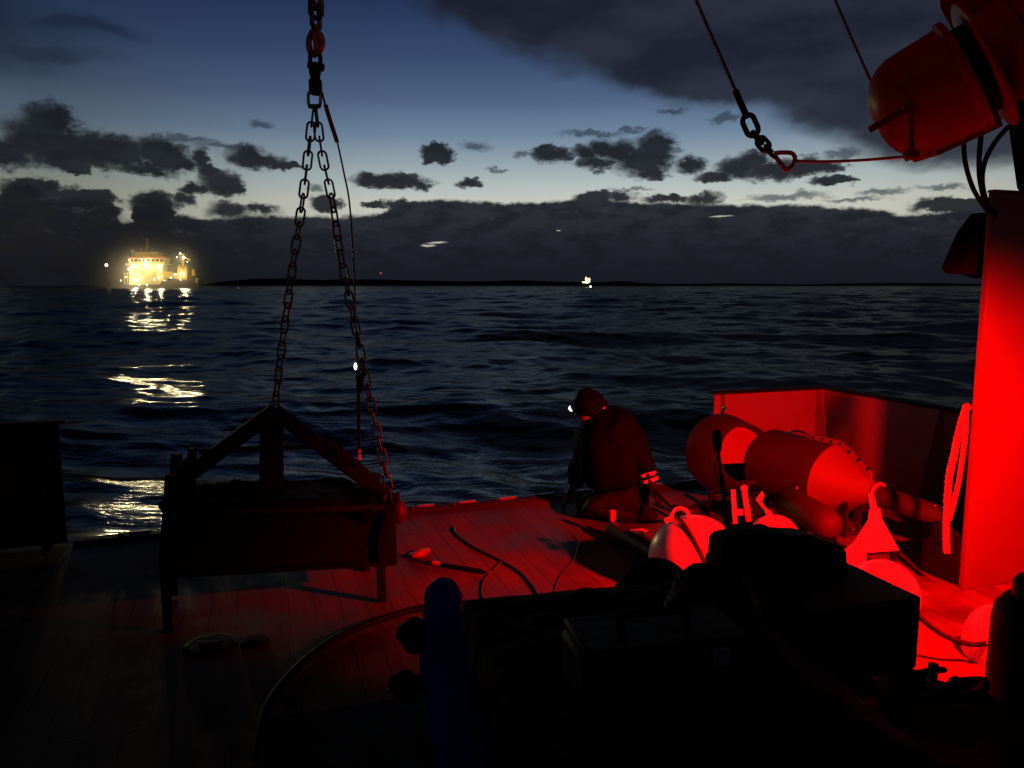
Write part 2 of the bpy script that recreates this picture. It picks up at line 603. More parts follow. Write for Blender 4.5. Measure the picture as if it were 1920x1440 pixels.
M['grating'] = material('stain', (0.05, 0.04, 0.035), 0.5)

# weathered deck planks
def deck_material():
    m = bpy.data.materials.new('weathered deck planks')
    m.use_nodes = True
    t = m.node_tree
    p = t.nodes['Principled BSDF']
    N = t.nodes.new
    L = t.links.new
    tcn = N('ShaderNodeTexCoord')
    mp = N('ShaderNodeMapping')
    ang = math.atan2(E2.y, E2.x)
    mp.vector_type = 'POINT'
    mp.inputs['Rotation'].default_value = (0, 0, -ang)
    L(tcn.outputs['Object'], mp.inputs['Vector'])
    br = N('ShaderNodeTexBrick')
    br.offset = 0.37
    br.inputs['Scale'].default_value = 1.0
    br.inputs['Brick Width'].default_value = 3.2
    br.inputs['Row Height'].default_value = 0.135
    br.inputs['Mortar Size'].default_value = 0.0045
    br.inputs['Mortar Smooth'].default_value = 0.3
    br.inputs['Color1'].default_value = (0.15, 0.13, 0.115, 1)
    br.inputs['Color2'].default_value = (0.2, 0.175, 0.15, 1)
    br.inputs['Mortar'].default_value = (0.085, 0.072, 0.062, 1)
    L(mp.outputs[0], br.inputs['Vector'])
    mp2 = N('ShaderNodeMapping')
    mp2.inputs['Scale'].default_value = (1.2, 26, 1)
    L(mp.outputs[0], mp2.inputs['Vector'])
    gr = N('ShaderNodeTexNoise')
    gr.inputs['Scale'].default_value = 2.2
    gr.inputs['Detail'].default_value = 8
    gr.inputs['Roughness'].default_value = 0.65
    L(mp2.outputs[0], gr.inputs['Vector'])
    st = N('ShaderNodeTexNoise')
    st.inputs['Scale'].default_value = 1.3
    st.inputs['Detail'].default_value = 8
    st.inputs['Roughness'].default_value = 0.65
    L(mp.outputs[0], st.inputs['Vector'])
    g1 = N('ShaderNodeMapRange')
    g1.inputs['From Min'].default_value = 0.3
    g1.inputs['From Max'].default_value = 0.62
    g1.inputs['To Min'].default_value = 0.68
    g1.inputs['To Max'].default_value = 1.1
    L(gr.outputs[0], g1.inputs['Value'])
    g2 = N('ShaderNodeMapRange')
    g2.inputs['From Min'].default_value = 0.35
    g2.inputs['From Max'].default_value = 0.65
    g2.inputs['To Min'].default_value = 0.3
    g2.inputs['To Max'].default_value = 1.1
    L(st.outputs[0], g2.inputs['Value'])
    mm = N('ShaderNodeMath')
    mm.operation = 'MULTIPLY'
    L(g1.outputs[0], mm.inputs[0])
    L(g2.outputs[0], mm.inputs[1])
    vm = N('ShaderNodeVectorMath')
    vm.operation = 'SCALE'
    L(br.outputs['Color'], vm.inputs[0])
    L(mm.outputs[0], vm.inputs['Scale'])
    L(vm.outputs[0], p.inputs['Base Color'])
    r1 = N('ShaderNodeMapRange')
    r1.inputs['From Min'].default_value = 0.35
    r1.inputs['From Max'].default_value = 0.62
    r1.inputs['To Min'].default_value = 0.3
    r1.inputs['To Max'].default_value = 0.75
    L(st.outputs[0], r1.inputs['Value'])
    L(r1.outputs[0], p.inputs['Roughness'])
    p.inputs['Specular IOR Level'].default_value = 0.12
    hb = N('ShaderNodeMath')
    hb.operation = 'MULTIPLY_ADD'
    L(br.outputs['Fac'], hb.inputs[0])
    hb.inputs[1].default_value = -1.0
    L(gr.outputs[0], hb.inputs[2])
    b = N('ShaderNodeBump')
    b.inputs['Strength'].default_value = 0.35
    b.inputs['Distance'].default_value = 0.004
    L(hb.outputs[0], b.inputs['Height'])
    L(b.outputs[0], p.inputs['Normal'])
    return m


M['deck'] = deck_material()


def sea_material():
    m = bpy.data.materials.new('night sea water')
    m.use_nodes = True
    t = m.node_tree
    t.nodes.remove(t.nodes['Principled BSDF'])
    N, L = t.nodes.new, t.links.new
    tcn = N('ShaderNodeTexCoord')
    mp = N('ShaderNodeMapping')
    mp.inputs['Scale'].default_value = (0.55, 1.0, 1.0)
    L(tcn.outputs['Object'], mp.inputs['Vector'])
    a = N('ShaderNodeTexNoise')
    a.inputs['Scale'].default_value = 0.9
    a.inputs['Detail'].default_value = 5
    a.inputs['Roughness'].default_value = 0.55
    a.inputs['Distortion'].default_value = 0.6
    L(mp.outputs[0], a.inputs['Vector'])
    b = N('ShaderNodeBump')
    b.inputs['Strength'].default_value = 0.5
    b.inputs['Distance'].default_value = 0.2
    L(a.outputs[0], b.inputs['Height'])
    df = N('ShaderNodeBsdfDiffuse')
    df.inputs['Color'].default_value = (0.0035, 0.0055, 0.009, 1)
    gl = N('ShaderNodeBsdfGlossy')
    gl.inputs['Color'].default_value = (0.155, 0.163, 0.178, 1)      # facets of a rough sea hide one another at low angles
    gl.inputs['Roughness'].default_value = 0.145
    fr = N('ShaderNodeFresnel')
    fr.inputs['IOR'].default_value = 1.333
    for q in (df, gl, fr):
        L(b.outputs[0], q.inputs['Normal'])
    mx = N('ShaderNodeMixShader')
    L(fr.outputs[0], mx.inputs[0])
    L(df.outputs[0], mx.inputs[1])
    L(gl.outputs[0], mx.inputs[2])
    L(mx.outputs[0], t.nodes['Material Output'].inputs['Surface'])
    return m


M['sea'] = sea_material()

# ------------------------------------------------------------------ red deck floodlight (just outside the frame, right)
def flood(name, label, pos, aim, colour, power, cone, blend, radius, foot):
    pos, aim = Vector(pos), Vector(aim)
    d = (aim - pos).normalized()
    t = thing(name, foot, label, 'floodlight')
    back = pos - d * 0.03
    mb = MB()
    mb.lathe(back - d * 0.12, d, [(0, 0.05), (0.04, 0.09), (0.14, 0.10), (0.14, 0.092), (0.08, 0.085)], 28, True, False)
    mb.build('housing', M['black'], t)
    MB().bar(foot, back - d * 0.09, 0.03, 0.03).build('bracket', M['black'], t)
    ld = bpy.data.lights.new(name + '_lamp', 'SPOT')
    ld.energy = power
    ld.color = colour
    ld.spot_size = R(cone)
    ld.spot_blend = blend
    ld.shadow_soft_size = radius
    lo = bpy.data.objects.new(name + '_lamp', ld)
    COL.objects.link(lo)
    lo.location = pos
    lo.rotation_euler = d.to_track_quat('-Z', 'Y').to_euler()
    lo.parent = t
    lo.matrix_parent_inverse = parent_world(t).inverted()
    return t


RED_POS = (2.28, 2.95, 1.25)
flood('deck_floodlight', 'red deck floodlight on a thin bracket right of the winch', RED_POS, (1.98, 4.7, 0.06),
      (1.0, 0.0, 0.0), 1180.0, 135, 0.65, 0.035, (2.5, 2.5, 0.0))
flood('work_light', 'weak orange work light above the deck', (0.7, 2.7, 4.3), (1.3, 4.1, 3.1),
      (1.0, 0.18, 0.03), 9.0, 150, 0.6, 0.05, (0.5, 1.6, 5.0))

# ------------------------------------------------------------------ sea
SEA = -1.75


def build_sea():
    rng = np.random.default_rng(118)
    nr = 1250
    ang = np.concatenate([np.linspace(R(-78), R(-40), 60)[:-1], np.linspace(R(-40), R(40), 480), np.linspace(R(40), R(78), 60)[1:]])
    na = len(ang)
    rad = 5.0 * np.exp(np.linspace(0, math.log(9000 / 5.0), nr))
    AA, RR = np.meshgrid(ang, rad)
    X = RR * np.sin(AA)
    Y = RR * np.cos(AA)
    step = RR * (math.log(9000 / 5.0) / nr)
    Z = np.zeros_like(X)
    DX = np.zeros_like(X)
    DY = np.zeros_like(X)
    wind = R(-125)
    for i in range(90):
        lam = 0.7 * (28 / 0.7) ** (i / 89.0)
        th = wind + rng.normal(0, 0.5)
        k = 2 * math.pi / lam
        amp = 0.0034 * lam * rng.uniform(0.6, 1.3)
        ph = rng.uniform(0, 2 * math.pi)
        fade = np.clip((lam / (2.0 * np.maximum(step, RR * 0.0029)) - 0.4) / 1.2, 0, 1)
        arg = k * (X * math.cos(th) + Y * math.sin(th)) + ph
        Z += fade * amp * np.cos(arg)
        DX += -fade * amp * 0.7 * math.cos(th) * np.sin(arg)
        DY += -fade * amp * 0.7 * math.sin(th) * np.sin(arg)
    co = np.stack([X + DX, Y + DY, Z + SEA], -1).reshape(-1, 3)
    idx = np.arange(na * nr).reshape(nr, na)
    f = np.stack([idx[:-1, :-1], idx[:-1, 1:], idx[1:, 1:], idx[1:, :-1]], -1).reshape(-1, 4)
    me = bpy.data.meshes.new('sea')
    me.vertices.add(len(co))
    me.vertices.foreach_set('co', co.astype(np.float32).ravel())
    me.loops.add(f.size)
    me.loops.foreach_set('vertex_index', f[:, ::-1].astype(np.int32).ravel())
    me.polygons.add(len(f))
    me.polygons.foreach_set('loop_start', np.arange(0, f.size, 4, dtype=np.int32))
    me.polygons.foreach_set('loop_total', np.full(len(f), 4, dtype=np.int32))
    me.polygons.foreach_set('use_smooth', np.ones(len(f), dtype=bool))
    me.update()
    me.validate()
    me.materials.append(M['sea'])
    o = bpy.data.objects.new('sea', me)
    COL.objects.link(o)
    tag(o, 'dark rolling night sea', None, kind='structure')


build_sea()

# low far coast on the horizon
def coast():
    mb = MB()
    dist = 5200.0
    top = [(360, 530), (430, 523), (500, 521), (560, 524), (640, 523), (720, 524), (800, 526), (900, 527), (980, 525), (1060, 528), (1120, 529), (1180, 527), (1260, 532), (1400, 531), (1520, 533), (1640, 531), (1760, 530), (1900, 532), (2050, 534)]
    pp = spline([(x, y, 0) for x, y in top], 6)
    front = []
    for k, q in enumerate(pp):
        front.append(D(q.x, q.y + 0.9 * mnoise.noise(Vector((q.x * 0.03, 2, 0))), dist))
    bm = mb.bm
    a = [bm.verts.new((p.x, p.y, SEA - 2)) for p in front]
    b = [bm.verts.new((p.x, p.y + 350, p.z)) for p in front]
    c = [bm.verts.new((p.x * 1.2, p.y + 1500, SEA - 2)) for p in front]
    for i in range(len(front) - 1):
        bm.faces.new([a[i], a[i + 1], b[i + 1], b[i]])
        bm.faces.new([b[i], b[i + 1], c[i + 1], c[i]])
    o = mb.build('hills', M['landmat'])
    tag(o, 'low dark coast along the horizon', None, kind='structure')


coast()

# ------------------------------------------------------------------ lit ship, left
SHIP_D = 830.0


def lamp_obj(mb, p, r):
    mb.ball(p, r, 12)


def build_ship():
    sc = SHIP_D / FPX

    def Q(px, py, dy=0.0):
        return D(px, py, SHIP_D) + Vector((0, dy, 0))

    base = Q(300, 541)
    t = thing('supply_ship', (base.x, base.y, SEA), 'brightly floodlit supply ship with tall white superstructure on the left horizon', 'ship')
    back = Vector((0, 14, 0))
    # hull
    mb = MB()
    hull = [(229, 531), (236, 534), (300, 533), (302, 527), (352, 525), (356, 517), (371, 516), (374, 526), (371, 546), (236, 546)]
    mb.prism([Q(x, y) for x, y in hull], back)
    mb.build('hull', M['hull'], t, bevel=0.3)
    # bow guard
    MB().prism([Q(366, 522, -0.5), Q(372, 521, -0.5), Q(370, 531, -0.5), Q(367, 531, -0.5)], (0, 0.4, 0)).build('anchor', M['shipwarm'], t)
    # lower house
    mb = MB()
    mb.prism([Q(x, y, 1.5) for x, y in ((240, 536), (241, 500), (250, 497), (304, 497), (305, 527), (300, 534))], (0, 11, 0))
    low = mb.build('lower_house', M['shipwarm'], t, bevel=0.2)
    for x in (263, 285):
        MB().prism([Q(x, 499, 1.2), Q(x + 7, 499, 1.2), Q(x + 7, 520, 1.2), Q(x, 520, 1.2)], (0, 0.28, 0)).build('recess_door', M['shipyellow'], low)
    # bridge deck
    mb = MB()
    mb.prism([Q(x, y, -1.0) for x, y in ((235, 497), (236, 494), (312, 494), (313, 497))], (0, 16, 0))
    mb.build('bridge_deck', M['shipwarm'], t)
    mb = MB()
    mb.prism([Q(x, y, 1.0) for x, y in ((241, 494), (239, 484), (310, 484), (307, 494))], (0, 12, 0))
    br = mb.build('bridge', M['shipwarm'], t)
    for i in range(8):
        x0 = 243.5 + i * 8.0
        MB().prism([Q(x0, 486.2, 0.7), Q(x0 + 5.6, 486.2, 0.7), Q(x0 + 5.3, 490.2, 0.7), Q(x0, 490.2, 0.7)], (0, 0.28, 0)).build('window', M['glass'], br)
    MB().prism([Q(x, y, 0.2) for x, y in ((238, 484), (241, 481.5), (308, 481.5), (311, 484))], (0, 14, 0)).build('roof', M['shipred'], t)
    mb = MB()
    mb.prism([Q(x, y, 3) for x, y in ((248, 481.5), (250, 473), (294, 472), (296, 481.5))], (0, 8, 0))
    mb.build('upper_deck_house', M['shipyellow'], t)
    mb = MB()
    mb.tube([Q(271, 482, 6), Q(270.5, 447, 6)], [0.7, 0.35], 10)
    mb.bar(Q(263, 448.5, 6), Q(275, 448.5, 6), 0.4, 0.3)
    mb.bar(Q(267, 462, 6), Q(275, 462, 6), 0.3, 0.3)
    mb.build('mast', M['shipyellow'], t)
    for x in (261, 281):
        MB().tube([Q(x, 474, 5), Q(x, 465, 5)], 0.18, 6).build('aerial', M['shipyellow'], t)
    for x, y in ((244.5, 470), (299.5, 477)):
        mb = MB()
        mb.ball(Q(x, y, 4), 1.6, 16)
        mb.tube([Q(x, y + 2, 4), Q(x, 482, 4)], 0.4, 8)
        mb.build('radar_dome', M['shipwarm'], t)
    # rail stanchions and gear forward of the house
    mb = MB()
    for x in (233, 238, 243):
        mb.tube([Q(x, 532, 0.5), Q(x, 511, 0.5)], 0.35, 6)
    for y in (513, 521):
        mb.bar(Q(231, y, 0.5), Q(247, y - 1, 0.5), 0.4, 0.4)
    mb.build('gantry', M['shipwarm'], t)
    # yellow container frame
    mb = MB()
    mb.prism([Q(x, y, 1) for x, y in ((306, 523), (305, 508.5), (321, 509.5), (321, 522))], (0, 5, 0))
    mb.build('yellow_crate', M['shipyellow'], t)
    MB().prism([Q(x, y, 3) for x, y in ((321, 522), (321, 513), (332, 512), (332, 522))], (0, 3, 0)).build('deck_container', M['shipwarm'], t)
    # aft crane
    mb = MB()
    mb.tube([Q(340, 524, 4), Q(340.5, 476, 4)], [1.5, 0.8], 12)
    mb.build('crane_post', M['shipyellow'], t)
    mb = MB()
    mb.bar(Q(340, 480, 4), Q(354, 488, 4), 0.9, 0.9)
    mb.build('crane_arm', M['shipyellow'], t)
    mb = MB()
    mb.prism([Q(x, y, 2) for x, y in ((330, 524), (331, 502), (334, 496), (336, 502), (341, 500), (343, 506), (346, 496), (349, 504), (349, 524))], (0, 6, 0))
    mb.build('winch_house', M['shipyellow'], t)
    MB().prism([Q(x, y, 2) for x, y in ((358, 518), (358, 506), (362, 504), (365, 518))], (0, 4, 0)).build('stern_gear', M['shipyellow'], t)
    # lamps
    lm = emitter('ship lamp', (1.0, 0.86, 0.5), 26.0)
    lampspec = [(252, 498, 2.4), (276, 496.5, 3.0), (300, 499, 2.4), (256, 525, 2.2), (299, 520, 1.6), (243.5, 505, 1.3),
                (344, 513.5, 1.9), (330, 514.5, 1.4), (346, 483, 2.0), (339.5, 476, 1.3), (333.5, 482.5, 0.9),
                (245, 488, 0.9), (275, 489, 1.3), (270, 504, 0.9), (289, 503, 1.0), (261, 515, 1.1), (277, 534, 0.8), (228.5, 526, 0.7), (263, 534, 0.7), (248, 513, 0.8), (268, 520, 0.7), (291, 524, 0.7), (310, 526, 0.6),
                (322, 521, 0.7), (302, 507, 0.6), (238, 519, 0.6), (340, 520, 0.7), (353, 491, 0.6), (284, 486, 0.6), (266, 487, 0.6), (340, 524.5, 0.5)]
    for x, y, r in lampspec:
        MB().ball(Q(x, y, -2.2), r * 0.5, 14).build('lamp', lm, t)
    # the light those lamps throw: floods facing outward, and their spill on the ship
    for x, y, e in ((252, 499, 1.0), (276, 497, 1.6), (300, 500, 1.0), (256, 526, 1.2), (344, 513, 0.9), (346, 484, 0.8)):
        for kind in ('SPOT', 'POINT'):
            ld = bpy.data.lights.new('ship_lamp_light', kind)
            ld.energy = (SHIP_FLOOD if kind == 'SPOT' else SHIP_SPILL) * e
            ld.color = (1.0, 0.78, 0.38) if kind == 'SPOT' else (1.0, 0.70, 0.2)
            ld.shadow_soft_size = 0.9
            lo = bpy.data.objects.new('ship_lamp_light', ld)
            COL.objects.link(lo)
            lo.location = Q(x, y, -4.0 if kind == 'SPOT' else -9.0)
            if kind == 'SPOT':
                ld.spot_size = R(110)
                ld.spot_blend = 0.6
                lo.rotation_euler = Vector((0.3, -1, -0.1)).to_track_quat('-Z', 'Y').to_euler()
            lo.parent = t
            lo.matrix_parent_inverse = parent_world(t).inverted()
    return t


SHIP_FLOOD = 215000.0
SHIP_SPILL = 1700.0
build_ship()

# scattering volume added to give the ship a glow, lit by its lamps
def ship_glow():
    mb = MB()
    c = D(292, 505, SHIP_D)
    rx, ry, rz = 105.0, 80.0, 75.0
    mb.ball((0, 0, 0), 1.0, 40)
    m = bpy.data.materials.new('ship glow volume')
    m.use_nodes = True
    t = m.node_tree
    t.nodes.clear()
    N, L = t.nodes.new, t.links.new
    tcn = N('ShaderNodeTexCoord')
    ln = N('ShaderNodeVectorMath')
    ln.operation = 'LENGTH'
    L(tcn.outputs['Object'], ln.inputs[0])
    mr = N('ShaderNodeMapRange')
    mr.interpolation_type = 'SMOOTHERSTEP'
    mr.inputs['From Min'].default_value = 0.97
    mr.inputs['From Max'].default_value = 0.0
    mr.inputs['To Max'].default_value = GLOW_DENSITY
    L(ln.outputs['Value'], mr.inputs['Value'])
    v = N('ShaderNodeVolumePrincipled')
    v.inputs['Color'].default_value = (0.8, 0.78, 0.72, 1)
    L(mr.outputs[0], v.inputs['Density'])
    o = N('ShaderNodeOutputMaterial')
    L(v.outputs[0], o.inputs['Volume'])
    ob = mb.build('glow_haze', m)
    ob.location = (c.x, c.y, SEA + 10)
    ob.scale = (rx, ry, rz)
    tag(ob, 'added glow volume around the distant ship', None, kind='stuff')


GLOW_DENSITY = 0.0030
ship_glow()

# distant small lights
def small_boat():
    d = 1500.0
    Q = lambda px, py, dy=0.0: D(px, py, d) + Vector((0, dy, 0))
    b = Q(1101, 537)
    t = thing('fishing_boat', (b.x, b.y, SEA), 'small yellow lit boat on the horizon right of centre', 'boat')
    MB().prism([Q(x, y) for x, y in ((1091, 531), (1108, 530), (1106, 536), (1093, 536))], (0, 5, 0)).build('hull', M['hull'], t)
    em = emitter('boat cabin glow', (1.0, 0.85, 0.32), 3.0)  # cabin and bow emit, in place of floodlight falling on them
    MB().prism([Q(x, y, -1) for x, y in ((1097.6, 531), (1097.6, 521), (1099.6, 519), (1101.5, 522), (1102.5, 524), (1105, 521), (1106.5, 522), (1106, 529), (1102, 531))], (0, 4, 0)).build('glow_cabin', em, t)
    MB().prism([Q(x, y, -1) for x, y in ((1092, 530.5), (1092, 528), (1097, 528), (1097, 530.5))], (0, 3, 0)).build('glow_bow', em, t)
    c = Q(1101.5, 537.5)
    em2 = emitter('boat waterline glow', (0.9, 1.0, 0.6), 6.0)
    MB().ball(Q(1101.5, 538, -60), 1.7, 12, (1, 1, 1.3)).build('waterline_ball', em2, t)  # glowing ball at the waterline, well in front of the boat


small_boat()


def beacon(name, label, px, py, d, r, col, strength, foot):
    """a lit marker: float or post, and its lamp"""
    p = D(px, py, d)
    t = thing(name, (p.x, p.y, SEA), label, 'beacon' if foot else 'buoy', None)
    mb = MB()
    mb.lathe((p.x, p.y, SEA - 0.3 * r), UP, [(0, 1.5 * r), (0.8 * r, 1.7 * r), (1.4 * r, 0.6 * r), (max(1.6 * r, p.z - SEA), 0.25 * r)], 16)
    mb.build('post' if foot else 'float', M['hull'], t)
    MB().ball(p, r, 12).build('lamp', emitter(name + ' lamp', col, strength), t)


beacon('beacon', 'bright lamp on a post left of the floodlit ship', 199.5, 497, 900.0, 1.5, (1.0, 0.75, 0.45), 9.0, True)
beacon('beacon', 'tiny red light above the coast near the sling chains', 714, 512, 2600.0, 1.9, (1.0, 0.1, 0.13), 1.6, True)
beacon('marker_buoy', 'small orange lit buoy on the horizon at the far right', 1729.5, 542.5, 700.0, 0.85, (1.0, 0.35, 0.16), 2.6, False)
beacon('marker_buoy', 'small white lit buoy on the water below the ship', 320.5, 583, 112.0, 0.085, (0.9, 0.9, 1.0), 2.0, False)
beacon('marker_buoy', 'added yellow glow for the ship light streak right of the bow', 447, 541, 800.0, 0.7, (1.0, 0.85, 0.25), 2.0, False)  # added glow stands in for the ship's light streak on the water

# ------------------------------------------------------------------ our deck and hull
SL, SR, TB = -5.2, 2.72, 9.5
mb = MB()
mb.prism([ST(SL, 0), ST(SR, 0), ST(SR, TB), ST(SL, TB)], (0, 0, -0.12))
tag(mb.build('deck', M['deck']), 'weathered planked work deck lit red', None, kind='structure')
mb = MB()
mb.prism([ST(SL + .02, 0.03, -0.124), ST(SR - .02, 0.03, -0.124), ST(SR - .02, TB, -0.124), ST(SL + .02, TB, -0.124)], (0, 0, -3.2))
tag(mb.build('hull', M['hull']), 'dark hull of our own ship under the deck', None, kind='structure')

# steel edge strip along the stern gap
t = thing('deck_edge', ST(0, 0.05), 'low steel edging with bolts along the open stern', 'edging')
mb = MB()
mb.box(ST(-1.07, 0.045, 0.012), 2.52, 0.045, 0.012)
mb.build('edge_strip', M['darksteel'], t, bevel=0.004)
for i in range(15):
    s = -3.3 + i * 0.34
    mb = MB()
    mb.lathe(ST(s, 0.045, 0.024), UP, [(0, 0.024), (0.012, 0.024), (0.018, 0.014)], 6)
    mb.box(ST(s + .12, 0.02, 0.031), 0.07, 0.012, 0.007)
    mb.build('bolt', M['steel'], t)


# bulwarks
def bulwark(label, runs, stan, h=0.8, mat='bulwark'):
    a = runs[0][0]
    t = thing('bulwark', ST(*a), label, 'bulwark')
    for (p, q) in runs:
        A, B = ST(*p), ST(*q)
        d = (B - A).normalized()
        n = Vector((d.y, -d.x, 0))
        mb = MB()
        mb.box((A + B) / 2 + UP * (h / 2 + .005), (B - A).length / 2, 0.006, h / 2 - .005, d, n)
        mb.build('panel', M[mat], t)
        mb = MB()
        mb.box((A + B) / 2 + UP * (h + .014), (B - A).length / 2 + 0.03, 0.05, 0.013, d, n)
        mb.build('cap_rail', M['black'], t, bevel=0.006)
    for (s, tt, ds, dt) in stan:
        A = ST(s, tt)
        n = (E1 * ds - E2 * dt).normalized()
        side = Vector((-n.y, n.x, 0))
        mb = MB()
        mb.prism([A + n * 0.0075 - side * .008 + UP * .006, A + n * 0.24 - side * .008 + UP * .006, A + n * 0.06 - side * .008 + UP * (h - .004), A + n * 0.0075 - side * .008 + UP * (h - .004)], side * .016)
        mb.build('stanchion', M[mat], t)
    return t


C = (2.62, 0.06)
bulwark('waist high steel bulwark round the starboard corner behind the buoys',
        [((1.45, 0.05), C), (C, (2.68, 3.4))], [(1.52, 0.05, 0, 1), (2.54, 0.06, 0, 1), (2.645, 1.35, -1, 0), (2.665, 2.4, -1, 0)])
bulwark('steel bulwark at the left edge of the deck, blackened for shade', [((-3.63, 0.05), (-5.1, 0.05)), ((-5.1, 0.05), (-5.1, 4.0))],
        [(-3.72, 0.05, 0, 1), (-4.6, 0.05, 0, 1)], h=0.83, mat='black')  # shade put into the colour: black hides the red lamp's patch

# ------------------------------------------------------------------ red column and the crane on it
def column():
    A = G(1806, 1106)                       # front left foot
    top = D(1868, 361, A.y).z
    t = thing('crane_pedestal', A, 'big square red steel pedestal at the right edge of the picture', 'pedestal')
    wdt, dep = 0.75, 0.035
    mb = MB()
    c = A + E1 * wdt / 2 + E2 * dep / 2
    mb.box(c + UP * (top / 2), wdt / 2, dep / 2, top / 2)
    mb.build('post', M['redpaint'], t, bevel=0.004)
    mb = MB()
    mb.box(A + E1 * (wdt / 2 + .01) + E2 * (dep + 0.004 + .14) + UP * .155, wdt / 2, 0.14, .155)
    mb.build('plinth', M['black'], t, bevel=0.01)  # black colour stands in for an unlit left face
    mb = MB()
    mb.box(c + UP * (top + .009), wdt / 2 + .004, dep / 2 + .004, .008)
    mb.build('top_plate', M['redpaint'], t, bevel=0.003)
    # canvas valve cover hanging on its left side
    y0 = A.y + 0.12
    pts = [(1866, 392), (1836, 432), (1806, 500), (1812, 514), (1836, 512), (1868, 524), (1872, 450)]
    mb = MB()
    mb.prism([D(x, y, y0) for x, y in pts], E2 * 0.16)
    o = mb.build('canvas_cover', M['cloth'], t, bevel=0.03, seg=3)
    # slim crane mast above
    mb = MB()
    f = [D(x, y, A.y + .15) for x, y in ((1907, 357), (1884, 190), (1872, 40), (1868, -60), (2010, -60), (2010, 357))]
    mb.prism(f, Vector((.2, .26, 0)))
    mb.build('mast', M['darksteel'], t, bevel=0.015)
    return A, top


COLA, COLTOP = column()


def crane_drum():
    y0 = 3.95
    a = D(1706, 201, y0)
    vr = (a - CAM).normalized()
    rgt = vr.cross(UP).normalized()
    upr = rgt.cross(vr)
    ax = (rgt * 0.885 + upr * 0.465 + vr * 0.06).normalized()
    b = a + ax * 0.5
    r = 0.262
    t = thing('crane_winch', (a + b) / 2, 'orange cylindrical winch housing on the crane arm at the top right', 'winch')
    mb = MB()
    mb.lathe(a, ax, [(-0.165, 0.06), (-0.158, 0.11), (-0.135, 0.165), (-0.095, 0.215), (-0.05, 0.245), (0.0, r), (0.22, r + .004), (0.232, r + 0.022), (0.262, r + 0.022), (0.268, r - 0.02)], 56)
    mb.build('drum', M['orange'], t, smooth=50)
    mb = MB()
    mb.lathe(a, ax, [(0.262, r - 0.04), (0.335, r - 0.04)], 48)
    mb.build('drum_core', M['black'], t)
    mb = MB()
    mb.lathe(a, ax, [(0.33, r + 0.045), (0.338, r + 0.058), (0.352, r + 0.058), (0.362, r + 0.02)], 56)
    mb.build('flange', M['orange'], t)
    mb = MB()
    mb.lathe(a, ax, [(0.362, r - 0.03), (0.5, r - 0.03), (0.51, r + 0.0), (0.53, r + 0.0), (0.54, r - .08), (0.6, r - .08)], 56)
    mb.build('gear_case', M['orange'], t)
    # slab arm above the drum
    mb = MB()
    arm = [D(x, y, y0 + .12) for x, y in ((1758, -60), (1762, 15), (1795, 75), (1838, 180), (1880, 225), (1880, -60))]
    mb.prism(arm, Vector((.15, .2, .07)))
    mb.build('arm', M['orange'], t, bevel=0.012)
    for q in (((1842, 14), (1850, 20), (1866, 50), (1868, 84), (1856, 62)), ((1830, 136), (1840, 146), (1872, 205), (1876, 226), (1858, 206), (1846, 190))):
        mb = MB()
        mb.prism([D(x, y, y0 + .118) for x, y in q], Vector((0, -0.012, 0)))
        mb.build('rib', M['orange'], t, bevel=0.003)
    # brake lever with a round pivot
    piv = D(1708, 203, y0 - 0.42)
    nrm = (CAM - piv).normalized()
    lv = MB()
    lv.lathe(piv - nrm * .08, nrm, [(0, .036), (.09, .036), (.1, .03), (.1, .02)], 24)
    lev = lv.build('brake_lever', M['orange'], t)
    for k in range(8):
        an = k * math.pi / 4
        x = nrm.orthogonal().normalized()
        y = nrm.cross(x)
        q = piv + nrm * .012 + (x * math.cos(an) + y * math.sin(an)) * .027
        MB().ball(q, .0045, 8).build('bolt', M['steel'], lev)
    MB().bar(D(1708, 212, y0 - .43), D(1710, 288, y0 - .43), .022, .014, nrm).build('lever_arm', M['orange'], lev, bevel=.003)
    MB().bar(D(1692, 208, y0 - .42), D(1631, 243, y0 - .46), .03, .018, nrm).build('handle', M['orange'], lev, bevel=.003)
    e = D(1709, 290, y0 - .43)
    MB().lathe(e - Vector((.035, 0, 0)), Vector((1, 0, 0)), [(0, .012), (.008, .022), (.062, .022), (.07, .012)], 16).build('line_eye', M['orange'], lev)
    # flat foot under the housing
    mb = MB()
    mb.prism([D(x, y, y0 - .1) for x, y in ((1742, 290), (1754, 283), (1761, 291), (1882, 236), (1870, 200), (1745, 250))], Vector((0, .24, 0)))
    mb.build('foot_plate', M['orange'], t, bevel=.006)
    # line to the thimble
    return y0


DR = crane_drum()

def hose(label, pts, y, r, group=None, n=10, name='hydraulic_hose'):
    P = spline([D(px, py, y + (dy or 0)) for (px, py, dy) in pts], 10)
    tag(MB().tube(P, r, n).build(name, M['rubber']), label, 'hose', group)


hose('black hydraulic hose, leftmost of the three under the crane winch', [(1807, 265, 0), (1810, 305, 0), (1824, 352, 0.05), (1846, 388, .12), (1866, 408, .2)], 4.0, .0115)
hose('black hydraulic hose, middle one of the three under the crane winch', [(1840, 250, 0), (1836, 295, 0), (1838, 340, 0.05), (1850, 386, .14), (1868, 402, .2)], 4.03, .0125)
hose('black hydraulic hose, rightmost of the three, bowing out to the mast', [(1890, 238, 0.05), (1866, 266, 0.02), (1846, 305, 0.02), (1842, 345, .06), (1853, 384, .16), (1870, 398, .2)], 4.03, .0125)

